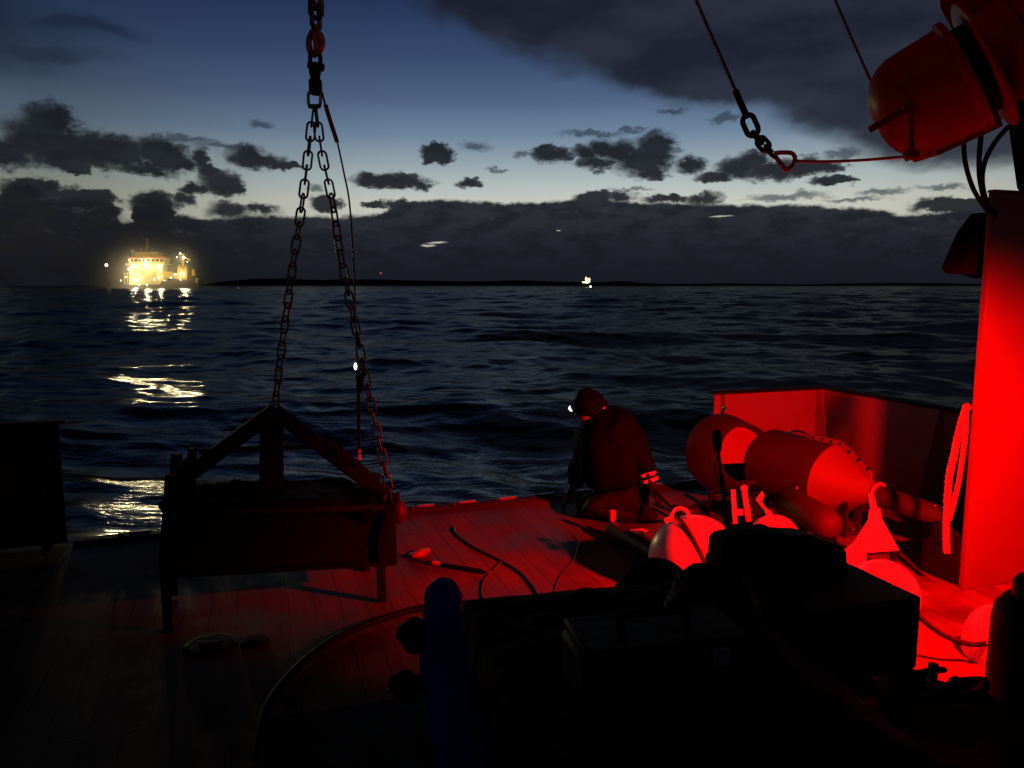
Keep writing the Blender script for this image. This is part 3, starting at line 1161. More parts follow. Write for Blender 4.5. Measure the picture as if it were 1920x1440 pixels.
# ------------------------------------------------------------------ wires with thimble
y0 = 3.8
t = thing('hanging_wire', D(1400, 220, y0), 'black wire rope with shackles leading to an orange line at the winch', 'wire rope')
MB().tube([D(1290, -40, y0), D(1305, 0, y0), D(1345, 92, y0), D(1380, 172, y0)], .0085, 8).build('wire', M['wire'], t)
MB().tube(spline([D(1378, 168, y0), D(1390, 196, y0), D(1402, 222, y0)], 6), [.010] + [.016] * 10 + [.010] * 2, 10).build('ferrule', M['darksteel'], t)


def ring_path(c, lng, halfl, halfw, side):
    """stadium loop about c, long axis lng, width axis side"""
    pts = []
    for k in range(24):
        a = 2 * math.pi * k / 24
        ca, sa = math.cos(a), math.sin(a)
        pts.append(c + lng * ((halfl - halfw) * (1 if ca > 0 else -1) + halfw * ca) + side * halfw * sa)
    return pts


def link_at(p, d, side, L_, W_, r, name, mat, parent):
    mb = MB()
    mb.tube(ring_path(Vector(p), d, L_ / 2, W_ / 2, side), r, 8, closed=True)
    return mb.build(name, mat, parent)


dirw = (D(1470, 300, y0) - D(1402, 222, y0)).normalized()
sd1 = dirw.cross(Vector((0, 1, 0))).normalized()
sd2 = Vector((0, 1, 0))
for i, (px, py, l, w, r, s) in enumerate(((1407, 235, .10, .058, .013, 0), (1420, 258, .07, .045, .011, 1), (1431, 270, .07, .046, .011, 0), (1444, 284, .07, .045, .010, 1))):
    d_ = dirw if i else (D(1412, 246, y0) - D(1402, 222, y0)).normalized()
    sd = (d_.cross(Vector((0, 1, 0))).normalized() if s == 0 else (Vector((0, .8, 0)) + sd1 * .5).normalized())
    link_at(D(px, py, y0), d_, sd, l, w, r, 'link', M['darksteel'], t)
# thimble: heart shaped
mb = MB()
mb.tube(spline([D(1450, 288, y0), D(1466, 286, y0), D(1486, 288, y0), D(1490, 302, y0), D(1476, 318, y0), D(1462, 304, y0), D(1450, 288, y0)], 5), .011, 8)
mb.build('thimble', M['hook'], t)
tag(MB().tube(spline([D(1486, 301, y0), D(1540, 303, y0 - .05), D(1620, 300, y0 - .1), D(1705, 293, DR - .43)], 6), .007, 8).build('tag_line', M['ropeorange']),
    'thin taut orange line between the thimble and the winch lever', 'line')
tag(MB().tube([D(1540, -60, 4.7), D(1566, 0, 4.7), D(1602, 84, 4.72), D(1650, 190, 4.75)], .008, 8).build('wire_rope', M['wire']),
    'thin black wire rope running up behind the crane winch', 'wire rope')

# ------------------------------------------------------------------ lifting gear
YH = 4.05
t = thing('crane_hook', D(590, 120, YH), 'orange crane hook and swivel with a bright master link on a chain', 'hook')
k = 0
for py in (-34, -10, 14, 36):
    sd = Vector((1, 0, 0)) if k % 2 == 0 else Vector((0.45, .9, 0)).normalized()
    link_at(D(593.5 - k * .5, py, YH), Vector((0, 0, 1)), sd, .10, .058, .0125, 'link', M['chain'], t)
    k += 1
# hook body: swollen eye, bowl and latch
mb = MB()
mb.tube(spline([D(592, 46, YH), D(594, 60, YH), D(602, 76, YH), D(601, 92, YH), D(592, 104, YH)], 5), [.012] * 3 + [.017, .019, .021, .023, .024, .024, .023, .022, .021, .020, .019, .018, .017, .016, .015, .014, .013, .012], 12)
mb.tube(spline([D(592, 52, YH), D(583, 66, YH), D(579, 82, YH), D(583, 98, YH), D(592, 106, YH)], 5), [.012] * 3 + [.016] * 15 + [.012] * 3, 12)
mb.build('hook_body', M['hook'], t)
MB().tube([D(588, 60, YH - .02), D(592, 84, YH - .025), D(590, 98, YH - .02)], [.006, .012, .006], 8).build('latch', M['hook'], t)
link_at(D(591, 112, YH), Vector((0, 0, 1)), Vector((1, 0, 0)), .075, .052, .011, 'link', M['darksteel'], t)
mb = MB()
mb.lathe(D(590, 118, YH), Vector((0, 0, -1)), [(0, .022), (.02, .03), (.05, .03), (.075, .024), (.085, .033), (.14, .034), (.155, .022)], 20)
mb.build('swivel', M['darksteel'], t)
mb = MB()
mb.lathe(D(577, 121, YH), (D(606, 127, YH) - D(577, 121, YH)), [(0, .012), (.004, .019), (.02, .019), (.024, .012), (.06, .012), (.062, .02), (.08, .02), (.084, .012)], 12)
mb.build('shackle_pin', M['darksteel'], t)
link_at(D(589.5, 186, YH), Vector((0, 0, 1)), Vector((1, 0, 0)), .088, .062, .0085, 'master_link', M['steel'], t)
MB().tube([D(578, 199, YH), D(601, 199, YH)], .011, 10).build('clevis_pin', M['darksteel'], t)

# link mesh shared by the sling chains
def sling(label, path, pitch=.072, L_=.096, W_=.042, r=.0056):
    P = spline(path, 24)
    t = thing('sling_chain', P[-1], label, 'chain', 'sling chains on the lifting frame')
    mb = MB()
    mb.tube(ring_path(Vector((0, 0, 0)), Vector((0, 0, 1)), L_ / 2, W_ / 2, Vector((1, 0, 0))), r, 8, closed=True)
    first = mb.build('link', M['chain'], t)
    mesh = first.data
    acc, nxt, i = 0.0, pitch * .5, 0
    for a, b in zip(P, P[1:]):
        seg = (b - a).length
        while acc + seg >= nxt:
            p = a.lerp(b, (nxt - acc) / seg)
            d = (a - b).normalized()
            rot = d.to_track_quat('Z', 'Y').to_matrix().to_4x4()
            spin = Matrix.Rotation(R(18 + (90 if i % 2 else 0)) + random.uniform(-.14, .14), 4, 'Z')
            o = first if i == 0 else bpy.data.objects.new('link', mesh)
            if i:
                COL.objects.link(o)
                o.parent = t
                o.matrix_parent_inverse = parent_world(t).inverted()
            o.matrix_basis = Matrix.Translation(p) @ rot @ spin
            nxt += pitch
            i += 1
        acc += seg
    return t


sling('left sling chain down to the peak of the lifting frame', [D(587, 206, YH), D(581, 262, YH), D(568, 370, YH), D(546, 520, YH + .03), D(526, 670, YH + .1), D(516, 762, YH + .15)])
sling('right sling chain down to the end of the lifting frame', [D(592, 206, YH), D(604, 290, YH), D(622, 372, YH), D(641, 490, YH + .03), D(668, 620, YH + .05), D(696, 760, YH + .06), D(722, 880, YH + .06), D(731, 932, YH + .06)])
t = thing('tag_line', D(633, 268, YH + .03), 'slack line with a short brown webbing strap hanging beside the right sling chain', 'line')
MB().tube(spline([D(604, 174, YH), D(607, 186, YH), D(611, 200, YH)], 5), .0055, 8).build('cord', M['wire'], t)
mb = MB()
wp = spline([D(610, 196, YH), D(619, 226, YH + .02), D(632, 266, YH + .03)], 8)
for p, q in zip(wp, wp[1:]):
    mb.bar(p, q + (q - p) * .2, .022, .004, Vector((.25, -1, 0)))
mb.build('webbing', M['webbing'], t)
MB().tube(spline([D(632, 264, YH + .03), D(645, 325, YH + .05), D(656, 388, YH + .08), D(664, 520, YH + .14), D(669, 690, YH + .2)], 10), .0048, 8).build('cord', M['wire'], t)
t = thing('pole_tool', D(672, 860, YH + .2), 'black rod with a small bright lamp hanging beside the right sling chain', 'rod')
MB().tube([D(669, 680, YH + .2), D(672, 740, YH + .2), D(673, 875, YH + .2)], [.009, .009, .009], 8).build('rod', M['black'], t)
MB().tube([D(673, 676, YH + .2), D(677, 700, YH + .2), D(675, 736, YH + .2)], [.012, .024, .008], 10).build('grip', M['black'], t)
MB().ball(D(666.5, 687, YH + .17), .011, 12, (.8, 1, 1.8)).build('lamp', emitter('tool lamp', (1.0, .97, .9), 3.0), t)
MB().lathe(D(672.6, 842, YH + .2), -UP, [(0, .0115), (.022, .0115)], 10).build('band', M['redband'], t)
MB().lathe(D(672.8, 852, YH + .2), -UP, [(0, .0125), (.03, .0125)], 10).build('collar', M['white'], t)

# ------------------------------------------------------------------ lifting frame standing on deck
FL, FR = G(316, 1186), G(716, 1128)
FD = (FR - FL).normalized()
FN = Vector((-FD.y, FD.x, 0))


def PL(px, py, off=0.0):
    r = ray(px, py)
    o = FL + FN * off
    k = (o - CAM).dot(FN) / r.dot(FN)
    return CAM + r * k


def frame():
    c = (FL + FR) / 2
    t = thing('lifting_frame', (c.x, c.y, 0), 'dark steel sampler frame with a triangular top standing on the left of the deck', 'frame')
    dk = M['tub']
    dp = 0.5
    # box body
    mb = MB()
    body = [(304, 958), (340, 946), (400, 942), (600, 936), (640, 934), (742, 950), (746, 1058), (560, 1068), (303, 1082)]
    mb.prism([PL(x, y, .02) for x, y in body], FN * (dp - .04))
    mb.build('tub', M['tub'], t, bevel=.012)
    # heaped gear showing over the rim
    mb = MB()
    rr_ = random.Random(3)
    for k in range(26):
        mb.ball(PL(345 + k * 14.5, 950, .03) + FN * (.05 + .36 * rr_.random()) - UP * .015, .055 + .04 * rr_.random(), 14, (1.3 + rr_.random(), 1.3, .5 + .4 * rr_.random()))
    for (x, y, off, r, sx) in ((640, 930, .3, .085, 1.4), (685, 935, .25, .10, 1.2), (590, 930, .3, .06, 2.2), (500, 930, .3, .06, 2.4), (410, 935, .3, .06, 2.2)):
        mb.ball(PL(x, y, off), r, 18, (sx, 1.2, .8))
    for v in mb.bm.verts:
        v.co += Vector((.6, .6, 1)) * mnoise.noise(v.co * 13) * .03
    mb.build('gear_heap', M['cloth'], t)
    o = .25
    # gussets, bolts and an edge angle
    for x, y in ((515, 800), (372, 872), (655, 880), (340, 905), (722, 932)):
        MB().lathe(PL(x, y, o - .04), FN, [(0, .012), (.012, .012), (.016, .008)], 6).build('bolt', M['darksteel'], t)
    MB().prism([PL(x, y, o - .028) for x, y in ((490, 772), (540, 772), (560, 800), (470, 800))], FN * .006).build('gusset', dk, t)
    for k in range(9):
        MB().lathe(PL(330 + k * 48, 972 - k * 1.2, .012), -FN, [(0, .01), (.01, .01), (.014, .006)], 6).build('rivet', M['darksteel'], t)
    MB().bar(PL(304, 962, .0), PL(740, 950, .0), .03, .035, FN).build('rim_angle', M['darksteel'], t, bevel=.003)
    # corner uprights, near and far
    for (x0, y0_, x1, y1) in ((322, 890, 316, 1186), (738, 925, 716, 1128)):
        for off in (0.0, dp):
            a, b = PL(x0, y0_, 0), PL(x1, y1, 0)
            b.z = 0.002
            mb = MB()
            mb.bar(a + FN * off, Vector((b.x, b.y, .33)) + FN * off, .06, .05, FN)
            mb.bar(Vector((b.x, b.y, .33)) + FN * off, Vector((b.x, b.y, 0.002)) + FN * off, .045, .04, FN)
            mb.build('leg', dk, t, bevel=.006)
    # A-shaped top, in the middle of the depth
    o = .25
    mb = MB()
    mb.bar(PL(515, 770, o), PL(322, 912, o), .08, .07, FN)
    mb.bar(PL(515, 770, o), PL(742, 944, o), .08, .07, FN)
    mb.build('gable', dk, t, bevel=.006)
    MB().prism([PL(x, y, o - .02) for x, y in ((487, 800), (515, 776), (532, 800), (532, 915), (487, 915))], FN * .05).build('king_post', dk, t, bevel=.004)
    MB().bar(PL(372, 846, o + .03), PL(640, 834, o + .03), .03, .035, FN).build('crossbar', dk, t, bevel=.004)
    mb = MB()
    mb.prism([PL(x, y, .1) for x, y in ((352, 842), (370, 840), (366, 925), (350, 930))], FN * .03)
    mb.build('side_plate', dk, t, bevel=.003)
    mb = MB()
    mb.prism([PL(x, y, .14) for x, y in ((320, 886), (352, 856), (354, 930), (306, 940))], FN * .03)
    mb.build('cheek_plate', dk, t, bevel=.003)
    mb = MB()
    mb.prism([PL(x, y, dp - .05) for x, y in ((628, 836), (636, 834), (704, 893), (706, 930), (690, 930))], FN * .03)
    mb.build('cheek_plate', dk, t, bevel=.003)
    # lifting eye plates
    MB().torus(PL(515, 766, o), FN, .028, .011, 20, 8).build('lifting_eye', M['steel'], t)
    MB().torus(PL(731, 934, .1), FN, .03, .011, 20, 8).build('lifting_eye', M['steel'], t)
    mb = MB()
    mb.lathe(PL(679, 969, -.012), FN, [(0, .008), (.02, .012)], 10)
    mb.build('lock_bolt', M['steel'], t)
    # low rail round the foot
    mb = MB()
    mb.bar(PL(306, 1080, -.012), PL(741, 1056, -.012), .02, .035, FN)
    mb.build('bottom_rail', dk, t, bevel=.004)
    p = PL(748, 960, .2)
    f = thing('fender', p, 'small round red fender hanging on the right end of the steel frame', 'fender')
    MB().ball(p, .066, 24, (.75, .9, 1.1)).build('ball', M['redfender'], f)
    MB().torus(p + UP * .1, E1, .018, .006, 16, 6).build('eye', M['redfender'], f)


frame()

# ------------------------------------------------------------------ crouching person
def skinned(name, verts, edges, mat, parent, sub=2, folds=0.0):
    me = bpy.data.meshes.new(name)
    me.from_pydata([v[:3] for v in verts], edges, [])
    me.materials.append(mat)
    o = bpy.data.objects.new(name, me)
    COL.objects.link(o)
    sk = o.modifiers.new('skin', 'SKIN')
    sk.use_smooth_shade = True
    lay = me.skin_vertices[0] if len(me.skin_vertices) else None
    if lay is None:
        bm = bmesh.new()
        bm.from_mesh(me)
        bm.verts.layers.skin.verify()
        bm.to_mesh(me)
        bm.free()
        lay = me.skin_vertices[0]
    for i, v in enumerate(verts):
        lay.data[i].radius = (v[3], v[4] if len(v) > 4 else v[3])
    lay.data[0].use_root = True
    ss = o.modifiers.new('sub', 'SUBSURF')
    ss.levels = ss.render_levels = sub
    if folds:
        tx = bpy.data.textures.new(name + ' folds', 'CLOUDS')
        tx.noise_scale = 0.13
        tx.noise_depth = 3
        dm = o.modifiers.new('folds', 'DISPLACE')
        dm.texture = tx
        dm.strength = folds
        dm.mid_level = 0.5
    for p in me.polygons:
        p.use_smooth = True
    if parent:
        o.parent = parent
        o.matrix_parent_inverse = parent_world(parent).inverted()
    return o


def person():
    def J(px, py, y, r, r2=None):
        p = D(px, py, y)
        return (p.x, p.y, p.z, r) + ((r2,) if r2 else ())
    Y = 5.72
    foot = G(1145, 985)
    t = thing('person', foot, 'person crouching at the open stern in dark clothes, wearing a lit headlamp', 'person')
    hd = D(1106, 768, Y)
    # continuous body
    V = [J(1178, 922, Y, .13), J(1168, 870, Y, .13), J(1152, 815, Y, .14), J(1128, 788, Y, .06), J(1108, 768, Y, .075), J(1100, 758, Y, .07),
         J(1180, 932, Y - .12, .09), J(1092, 958, Y - .16, .058), J(1196, 966, Y - .14, .04), J(1222, 974, Y - .14, .035),
         J(1180, 932, Y + .12, .09), J(1078, 950, Y + .14, .058), J(1180, 962, Y + .14, .04), J(1206, 968, Y + .14, .035),
         J(1170, 812, Y - .2, .062), J(1205, 858, Y - .26, .045), J(1219, 905, Y - .3, .032),
         J(1125, 812, Y + .2, .062), J(1098, 870, Y + .26, .045), J(1070, 925, Y + .24, .032)]
    Ed = [(0, 1), (1, 2), (2, 3), (3, 4), (4, 5), (0, 6), (6, 7), (7, 8), (8, 9), (0, 10), (10, 11), (11, 12), (12, 13), (2, 14), (14, 15), (15, 16), (2, 17), (17, 18), (18, 19)]
    # hands: palm and five curled fingers each
    def hand(wi, tip, side):
        w = Vector(V[wi][:3])
        d = (Vector(tip) - w).normalized()
        sx = d.cross(side).normalized()
        i0 = len(V)
        palm = w + d * .07
        V.append((palm.x, palm.y, palm.z, .03))
        Ed.append((wi, i0))
        for k, (o, ln) in enumerate(((-.028, .062), (-.009, .072), (.010, .068), (.028, .052))):
            a = palm + d * .02 + sx * o
            b = a + d * ln * .55 + side * .012
            c = b + d * ln * .25 + side * .035
            j = len(V)
            for q, r in ((a, .010), (b, .009), (c, .008)):
                V.append((q.x, q.y, q.z, r))
            Ed.extend([(i0, j), (j, j + 1), (j + 1, j + 2)])
        a = w + d * .04 - sx * .03
        b = a + d * .035 - sx * .018 + side * .02
        j = len(V)
        for q, r in ((a, .011), (b, .009)):
            V.append((q.x, q.y, q.z, r))
        Ed.extend([(i0, j), (j, j + 1)])
    hand(16, D(1236, 935, Y - .3), Vector((.2, .3, -.9)).normalized())
    hand(19, D(1058, 945, Y + .2), Vector((.2, -.3, -.9)).normalized())
    body = skinned('body', V, Ed, M['glove'], t)
    # face: nose, brow and ears facing left, away and down
    fwd = Vector((-.80, .42, -.42)).normalized()
    rt = fwd.cross(UP).normalized()
    upv = rt.cross(fwd)
    mb = MB()
    mb.ball(hd + fwd * .01 + upv * .012, .1, 24, (.86, .92, 1.1))
    mb.ball(hd + fwd * .115 - upv * .0, .016, 12)
    for sgn in (-1, 1):
        mb.ball(hd + rt * sgn * .092, .02, 12, (.5, .8, 1.3))
        mb.ball(hd + fwd * .088 + rt * sgn * .033 + upv * .02, .013, 12)
    mb.ball(hd + fwd * .098 - upv * .04, .022, 12, (1, 1, .5))
    mb.build('head', M['skin'], body)
    # knitted cap and hood
    mb = MB()
    mb.ball(hd + upv * .035 - fwd * .014, .122, 28, (1.0, 1.0, .92))
    mb.ball(hd + upv * .12 - fwd * .03, .05, 16, (1.5, 1.4, .8))
    mb.tube(spline([hd + rt * .11 + upv * .02 - fwd * .02, hd - fwd * .125 + upv * .0 , hd - rt * .11 + upv * .02 - fwd * .02], 6), .032, 10)
    for v in mb.bm.verts:
        v.co += Vector((1, 1, 1)) * mnoise.noise(v.co * 22) * .010
    mb.build('cap', M['cloth'], t)
    mb = MB()
    mb.tube(spline([D(1118, 792, Y - .11), D(1134, 782, Y - .05), D(1142, 776, Y + .03), D(1130, 778, Y + .11)], 6), .045, 12)
    mb.build('hood', M['cloth'], t)
    # headlamp
    lampp = hd + fwd * .125 + upv * .062
    mb = MB()
    mb.lathe(lampp - fwd * .025, fwd, [(0, .024), (.03, .026), (.034, .022)], 18)
    hl = mb.build('headlamp', M['black'], t)
    MB().torus(hd + upv * .05 - fwd * .004, upv + fwd * .12, .126, .008, 36, 6).build('strap', M['cloth'], hl)
    MB().ball(lampp + fwd * .012, .0205, 14).build('lens', emitter('headlamp lens', (1, .98, .92), 9.0), hl)
    mb = MB()
    for dx in (0, .03):
        mb.box(hd + Vector((.09 - dx, -.085, .03 + dx * .6)), .013, .004, .008, Vector((1, 0, 0)), Vector((0, 1, 0)))
    mb.build('battery_clip', M['tape'], hl)
    # jacket: one hunched shell with both sleeves
    J2 = [J(1160, 915, Y, .25, .22), J(1148, 872, Y, .40, .32), J(1138, 828, Y, .40, .33), J(1122, 790, Y, .22, .22), J(1112, 776, Y, .10),
          J(1174, 822, Y - .20, .13), J(1206, 862, Y - .24, .10), J(1217, 896, Y - .26, .066),
          J(1112, 822, Y + .17, .13), J(1092, 870, Y + .22, .10), J(1074, 915, Y + .22, .06)]
    E_ = [(0, 1), (1, 2), (2, 3), (3, 4), (2, 5), (5, 6), (6, 7), (2, 8), (8, 9), (9, 10)]
    jk = skinned('jacket', J2, E_, M['cloth'], t, 3, .09)
    # reflective cuff bands
    a, b = Vector(J2[6][:3]), Vector(J2[7][:3])
    dd = (b - a).normalized()
    for kk in (-.035, .012):
        MB().lathe(b + dd * (kk - .01), dd, [(0, .066), (.024, .062)], 20, False, False).build('cuff_band', M['tape'], jk)
    # trousers, seated back on the heels
    T = [J(1186, 930, Y, .17, .15), J(1178, 935, Y - .12, .125), J(1096, 952, Y - .17, .088), J(1190, 964, Y - .15, .072), J(1208, 968, Y - .15, .058),
         J(1178, 932, Y + .12, .125), J(1080, 946, Y + .15, .088), J(1172, 960, Y + .15, .072), J(1194, 964, Y + .15, .058)]
    E3 = [(0, 1), (1, 2), (2, 3), (3, 4), (0, 5), (5, 6), (6, 7), (7, 8)]
    skinned('trousers', T, E3, M['trousers'], t, 3, .06)
    for (dy, dx) in ((-.15, 0), (.15, -14)):
        a, b = D(1204 + dx, 962, Y + dy), D(1226 + dx, 970, Y + dy)
        mb = MB()
        mb.tube([a, a.lerp(b, .5), b, b + Vector((.02, 0, -.012))], [.06, .058, .05, .03], 14)
        mb.build('boot', M['rubber'], t, subsurf=1)
    return t


person()
hp = G(1276, 958, 0.10)
tag(MB().tube(spline([D(1221, 912, 5.42), D(1236, 928, 5.35), D(1258, 950, 5.2), G(1282, 962, .2), G(1310, 965, .05), G(1330, 958, .012), G(1318, 950, .012), G(1290, 952, .012), G(1262, 948, .012)], 10), .011, 8).build('cable', M['rubber']),
    'dark cable from the crouching person to the white float', 'cable')

# ------------------------------------------------------------------ open ended drum buoy and torpedo buoy at the bulwark
def drum_buoy():
    a = D(1352, 849, 6.12)
    b = D(1400, 852, 5.72)
    ax = (b - a).normalized()
    L_ = (b - a).length
    t = thing('drum_buoy', (a.x, a.y, 0), 'dark red open ended drum buoy in front of the bulwark end', 'buoy')
    r = .318
    mb = MB()
    mb.lathe(a, ax, [(-.06, .0), (-.055, .18), (-.03, .27), (.02, r), (L_, r - .09), (L_ + .005, r - .095), (L_, r - .10), (L_ - .13, r - .11)], 56, True, False)
    mb.build('shell', M['buoy'], t, smooth=50)
    x = ax.cross(UP).normalized()
    u = x.cross(ax)
    c = a + ax * (L_ - .11)
    q = []
    for k in range(25):
        an = R(200) - R(220) * k / 24
        q.append(c + (x * math.cos(an) + u * math.sin(an)) * (r - .112))
    mb = MB()
    mb.prism(q, -ax * .02)
    mb.build('bulkhead', M['cone'], t)
    MB().torus(a + UP * (r + .02) + ax * .03, x, .035, .010, 20, 8).build('lifting_eye', M['steel'], t)
    mb = MB()
    for (dx, dz) in ((-.17, 0), (.17, 0)):
        p = a + ax * .2 + x * dx
        mb.bar(Vector((p.x, p.y, .004)), Vector((p.x, p.y, .16)), .05, .05)
    mb.bar(Vector(((a + ax * .2 - x * .25)[0], (a + ax * .2 - x * .25)[1], .03)), Vector(((a + ax * .2 + x * .25)[0], (a + ax * .2 + x * .25)[1], .03)), .06, .05)
    mb.build('cradle', M['black'], t, bevel=.005)


drum_buoy()


def torpedo():
    a = D(1440, 868, 5.95)
    tip = D(1645, 928, 5.08)
    ax = (tip - a).normalized()
    L_ = (tip - a).length
    r = .275
    t = thing('torpedo_buoy', ((a + tip) / 2).xy.to_3d(), 'torpedo shaped buoy with a pale bolted cone end beside the bulwark', 'buoy')
    lc = L_ * .64
    mb = MB()
    mb.lathe(a, ax, [(-.02, .0), (-.015, .2), (.03, r), (lc, r)], 56, True, False)
    mb.build('body', M['buoy'], t, smooth=50)
    mb = MB()
    mb.lathe(a, ax, [(lc, r - .001), (lc + .006, r + .004), (L_ - .1, .10), (L_ - .02, .075), (L_, .085), (L_ + .012, .085)], 56, False, True)
    mb.build('cone', M['cone'], t, smooth=30)
    x = ax.cross(UP).normalized()
    u = x.cross(ax)
    # top fin with a row of holes
    mb = MB()
    prof = [(lc - .28, r - .004), (lc - .22, r + .03), (lc + .03, r + .035), (L_ - .1, .17), (L_ - .05, .14), (L_ - .05, .07), (L_ - .12, .09), (lc + .03, r - .02)]
    mb.prism([a + ax * d + u * h - x * .008 for d, h in prof], x * .016)
    fin = mb.build('clamp_fin', M['cone'], t, bevel=.002)
    for k in range(8):
        dd = lc - .2 + k * .078
        hh = (r + .016) if dd < lc + .03 else (r + .016) + (dd - lc - .03) * (.15 - r - .016) / (L_ - .06 - lc - .03)
        MB().lathe(a + ax * dd + u * hh - x * .012, x, [(0, .011), (.024, .011)], 12).build('bolt', M['black'], fin)
    for k in range(3):
        an = R(-60 + 25 * k)
        p = a + ax * (L_ - .07) + (-x * math.cos(an) + u * math.sin(an)) * .10
        MB().ball(p, .016, 10).build('clamp_bolt', M['black'], t)
    # collar rim at the tube
    MB().torus(tip + ax * .012, ax, .082, .008, 28, 8).build('collar', M['whitesteel'], t)
    # instrument tube
    e = D(1778, 975, 4.72)
    ax2 = (e - tip).normalized()
    l2 = (e - tip).length
    mb = MB()
    mb.lathe(tip + ax * .012, ax2, [(0, .066), (.05, .072), (l2 - .03, .072), (l2 - .02, .083), (l2 + .03, .083), (l2 + .03, .06), (l2, .05)], 32)
    tb = mb.build('instrument_tube', M['tubegrey'], t, smooth=30)
    MB().torus(e + ax2 * .028, ax2, .068, .010, 28, 8).build('end_ring', M['buoy'], tb)
    for d_ in (.12, .36):
        MB().ball(tip + ax2 * d_ + UP * .064 - Vector((0, .03, 0)), .008, 8).build('screw', M['steel'], tb)
    # lifting shackle on the back
    p = a + ax * .30 + UP * (r + .008)
    mb = MB()
    mb.tube(spline([p - ax * .10, p - ax * .05 + UP * .022, p + ax * .05 + UP * .022, p + ax * .10], 6), .009, 8)
    mb.tube(spline([p - ax * .10 + x * .05, p + x * .06 + UP * .01, p + ax * .10 + x * .05], 6), .006, 8)
    mb.build('shackle', M['steel'], t)
    # cradle
    mb = MB()
    for d_ in (.16, lc - .06):
        for s in (-1, 1):
            p = a + ax * d_ + x * s * .2
            mb.bar(Vector((p.x, p.y, .004)), Vector((p.x, p.y, .2)), .05, .05)
        p, q = a + ax * d_ - x * .26, a + ax * d_ + x * .26
        mb.bar(Vector((p.x, p.y, .035)), Vector((q.x, q.y, .035)), .06, .06)
    mb.build('cradle', M['darksteel'], t, bevel=.005)
    return a, tip, ax


TA, TT, TAX = torpedo()

# smaller dark cylinder lying in front of the torpedo buoy
a, b = D(1475, 938, 5.25), D(1556, 985, 4.75)
ax = (b - a).normalized()
L_ = (b - a).length
t = thing('pressure_cylinder', (a.x, a.y, 0), 'small dark cylinder with a tapered end lying in front of the torpedo buoy', 'cylinder')
MB().lathe(a, ax, [(-.06, 0), (-.055, .06), (0, .10), (L_ - .06, .105), (L_, .09), (L_ + .05, .055), (L_ + .055, 0)], 36).build('shell', M['buoy'], t, smooth=50)
MB().torus(a + ax * .1 + UP * .118, ax.cross(UP), .02, .006, 16, 6).build('eye', M['steel'], t)
mb = MB()
for d_ in (.08, L_ - .1):
    p = a + ax * d_
    mb.box((p.x, p.y, (p.z - .1) / 2 + .003), .11, .02, (p.z - .1) / 2, ax.cross(UP).normalized(), ax)
mb.build('saddle', M['black'], t, bevel=.003)
# U saddle bracket
pb = G(1594, 1006)
t = thing('saddle_bracket', pb, 'small upright steel bracket between the dark cylinder and the white triangle', 'bracket')
f = Vector((.8, -.6, 0)).normalized()
sd = Vector((f.y, -f.x, 0))
sd = Vector((.95, .3, 0)).normalized()
for s in (-1, 1):
    MB().box(pb + sd * .055 * s + UP * .12, .006, .03, .116, sd, Vector((-sd.y, sd.x, 0))).build('cheek', M['tubegrey'], t, bevel=.002)
MB().box(pb + UP * .035, .047, .03, .005, sd, Vector((-sd.y, sd.x, 0))).build('floor_plate', M['steel'], t)
MB().torus(pb + UP * .07, Vector((-sd.y, sd.x, 0)), .036, .007, 20, 8).build('ring', M['tubegrey'], t)
# white triangular stand
yt = 4.55
t = thing('triangular_stand', G(1635, 1045), 'white triangular steel stand plate in front of the torpedo buoy', 'stand')
q = [(1573, 1040), (1600, 1018), (1628, 975), (1630, 956), (1650, 954), (1654, 975), (1686, 1032)]
MB().prism([D(x, y, yt - (y - 950) * .0012) for x, y in q], Vector((0.006, .012, 0))).build('plate', M['whitesteel'], t, bevel=.002)
MB().tube([D(1640, 962, yt + .03), D(1632, 930, yt + .25)], .022, 12).build('neck', M['whitesteel'], t)
MB().bar(D(1573, 1042, yt - .1), D(1686, 1034, yt - .1), .02, .012).build('base_rail', M['black'], t)
mb = MB()
for x, y in ((1588, 1042), (1676, 1036)):
    p = D(x, y, yt - .06)
    mb.bar(p, Vector((p.x, p.y, .003)), .03, .03)
mb.build('foot', M['black'], t)

# tray with lit edge
pa, pb_ = G(1536, 1024, .12), G(1592, 1052, .12)
t = thing('steel_tray', (pa.x, pa.y, 0), 'small white edged steel tray beside the black winch box', 'tray')
dd = (pb_ - pa).normalized()
nn = Vector((-dd.y, dd.x, 0))
cc = (pa + pb_) / 2
MB().box(cc + UP * .0, (pb_ - pa).length / 2, .008, .035, dd, nn).build('side', M['whitesteel'], t, bevel=.002)
MB().box(pb_ + nn * .06 , .008, .055, .04, dd, nn).build('end', M['whitesteel'], t, bevel=.002)
MB().box(cc + nn * .075 - UP * .03, (pb_ - pa).length / 2, .066, .004, dd, nn).build('floor', M['whitesteel'], t)
mb = MB()
mb.box(cc + nn * .06 - UP * .078, (pb_ - pa).length / 2 - .03, .05, .036, dd, nn)
mb.build('leg', M['black'], t)


# white floats
def white_float(label, px, py, r, gz, strap=True, sx=(1, 1, 1), tilt=None, y=None):
    c = D(px, py, y)
    t = thing('float', (c.x, c.y, 0), label, 'float', 'white plastic floats on the deck')
    MB().ball(c, r, 40, sx).build('shell', M['white'], t)
    if strap:
        ax = Vector(tilt or (1, .2, .3)).normalized()
        mb = MB()
        mb.torus(c, ax, r * 1.002, r * .045, 56, 8)
        mb.build('strap', M['buoy'], t)
    mb = MB()
    mb.lathe(Vector((c.x, c.y, .002)), UP, [(0, r * .7), (.02, r * .7), (max(.03, c.z - r * .82), r * .55), (max(.03, c.z - r * .82), r * .4)], 32)
    mb.build('seat_ring', M['rubber'], t)
    return c


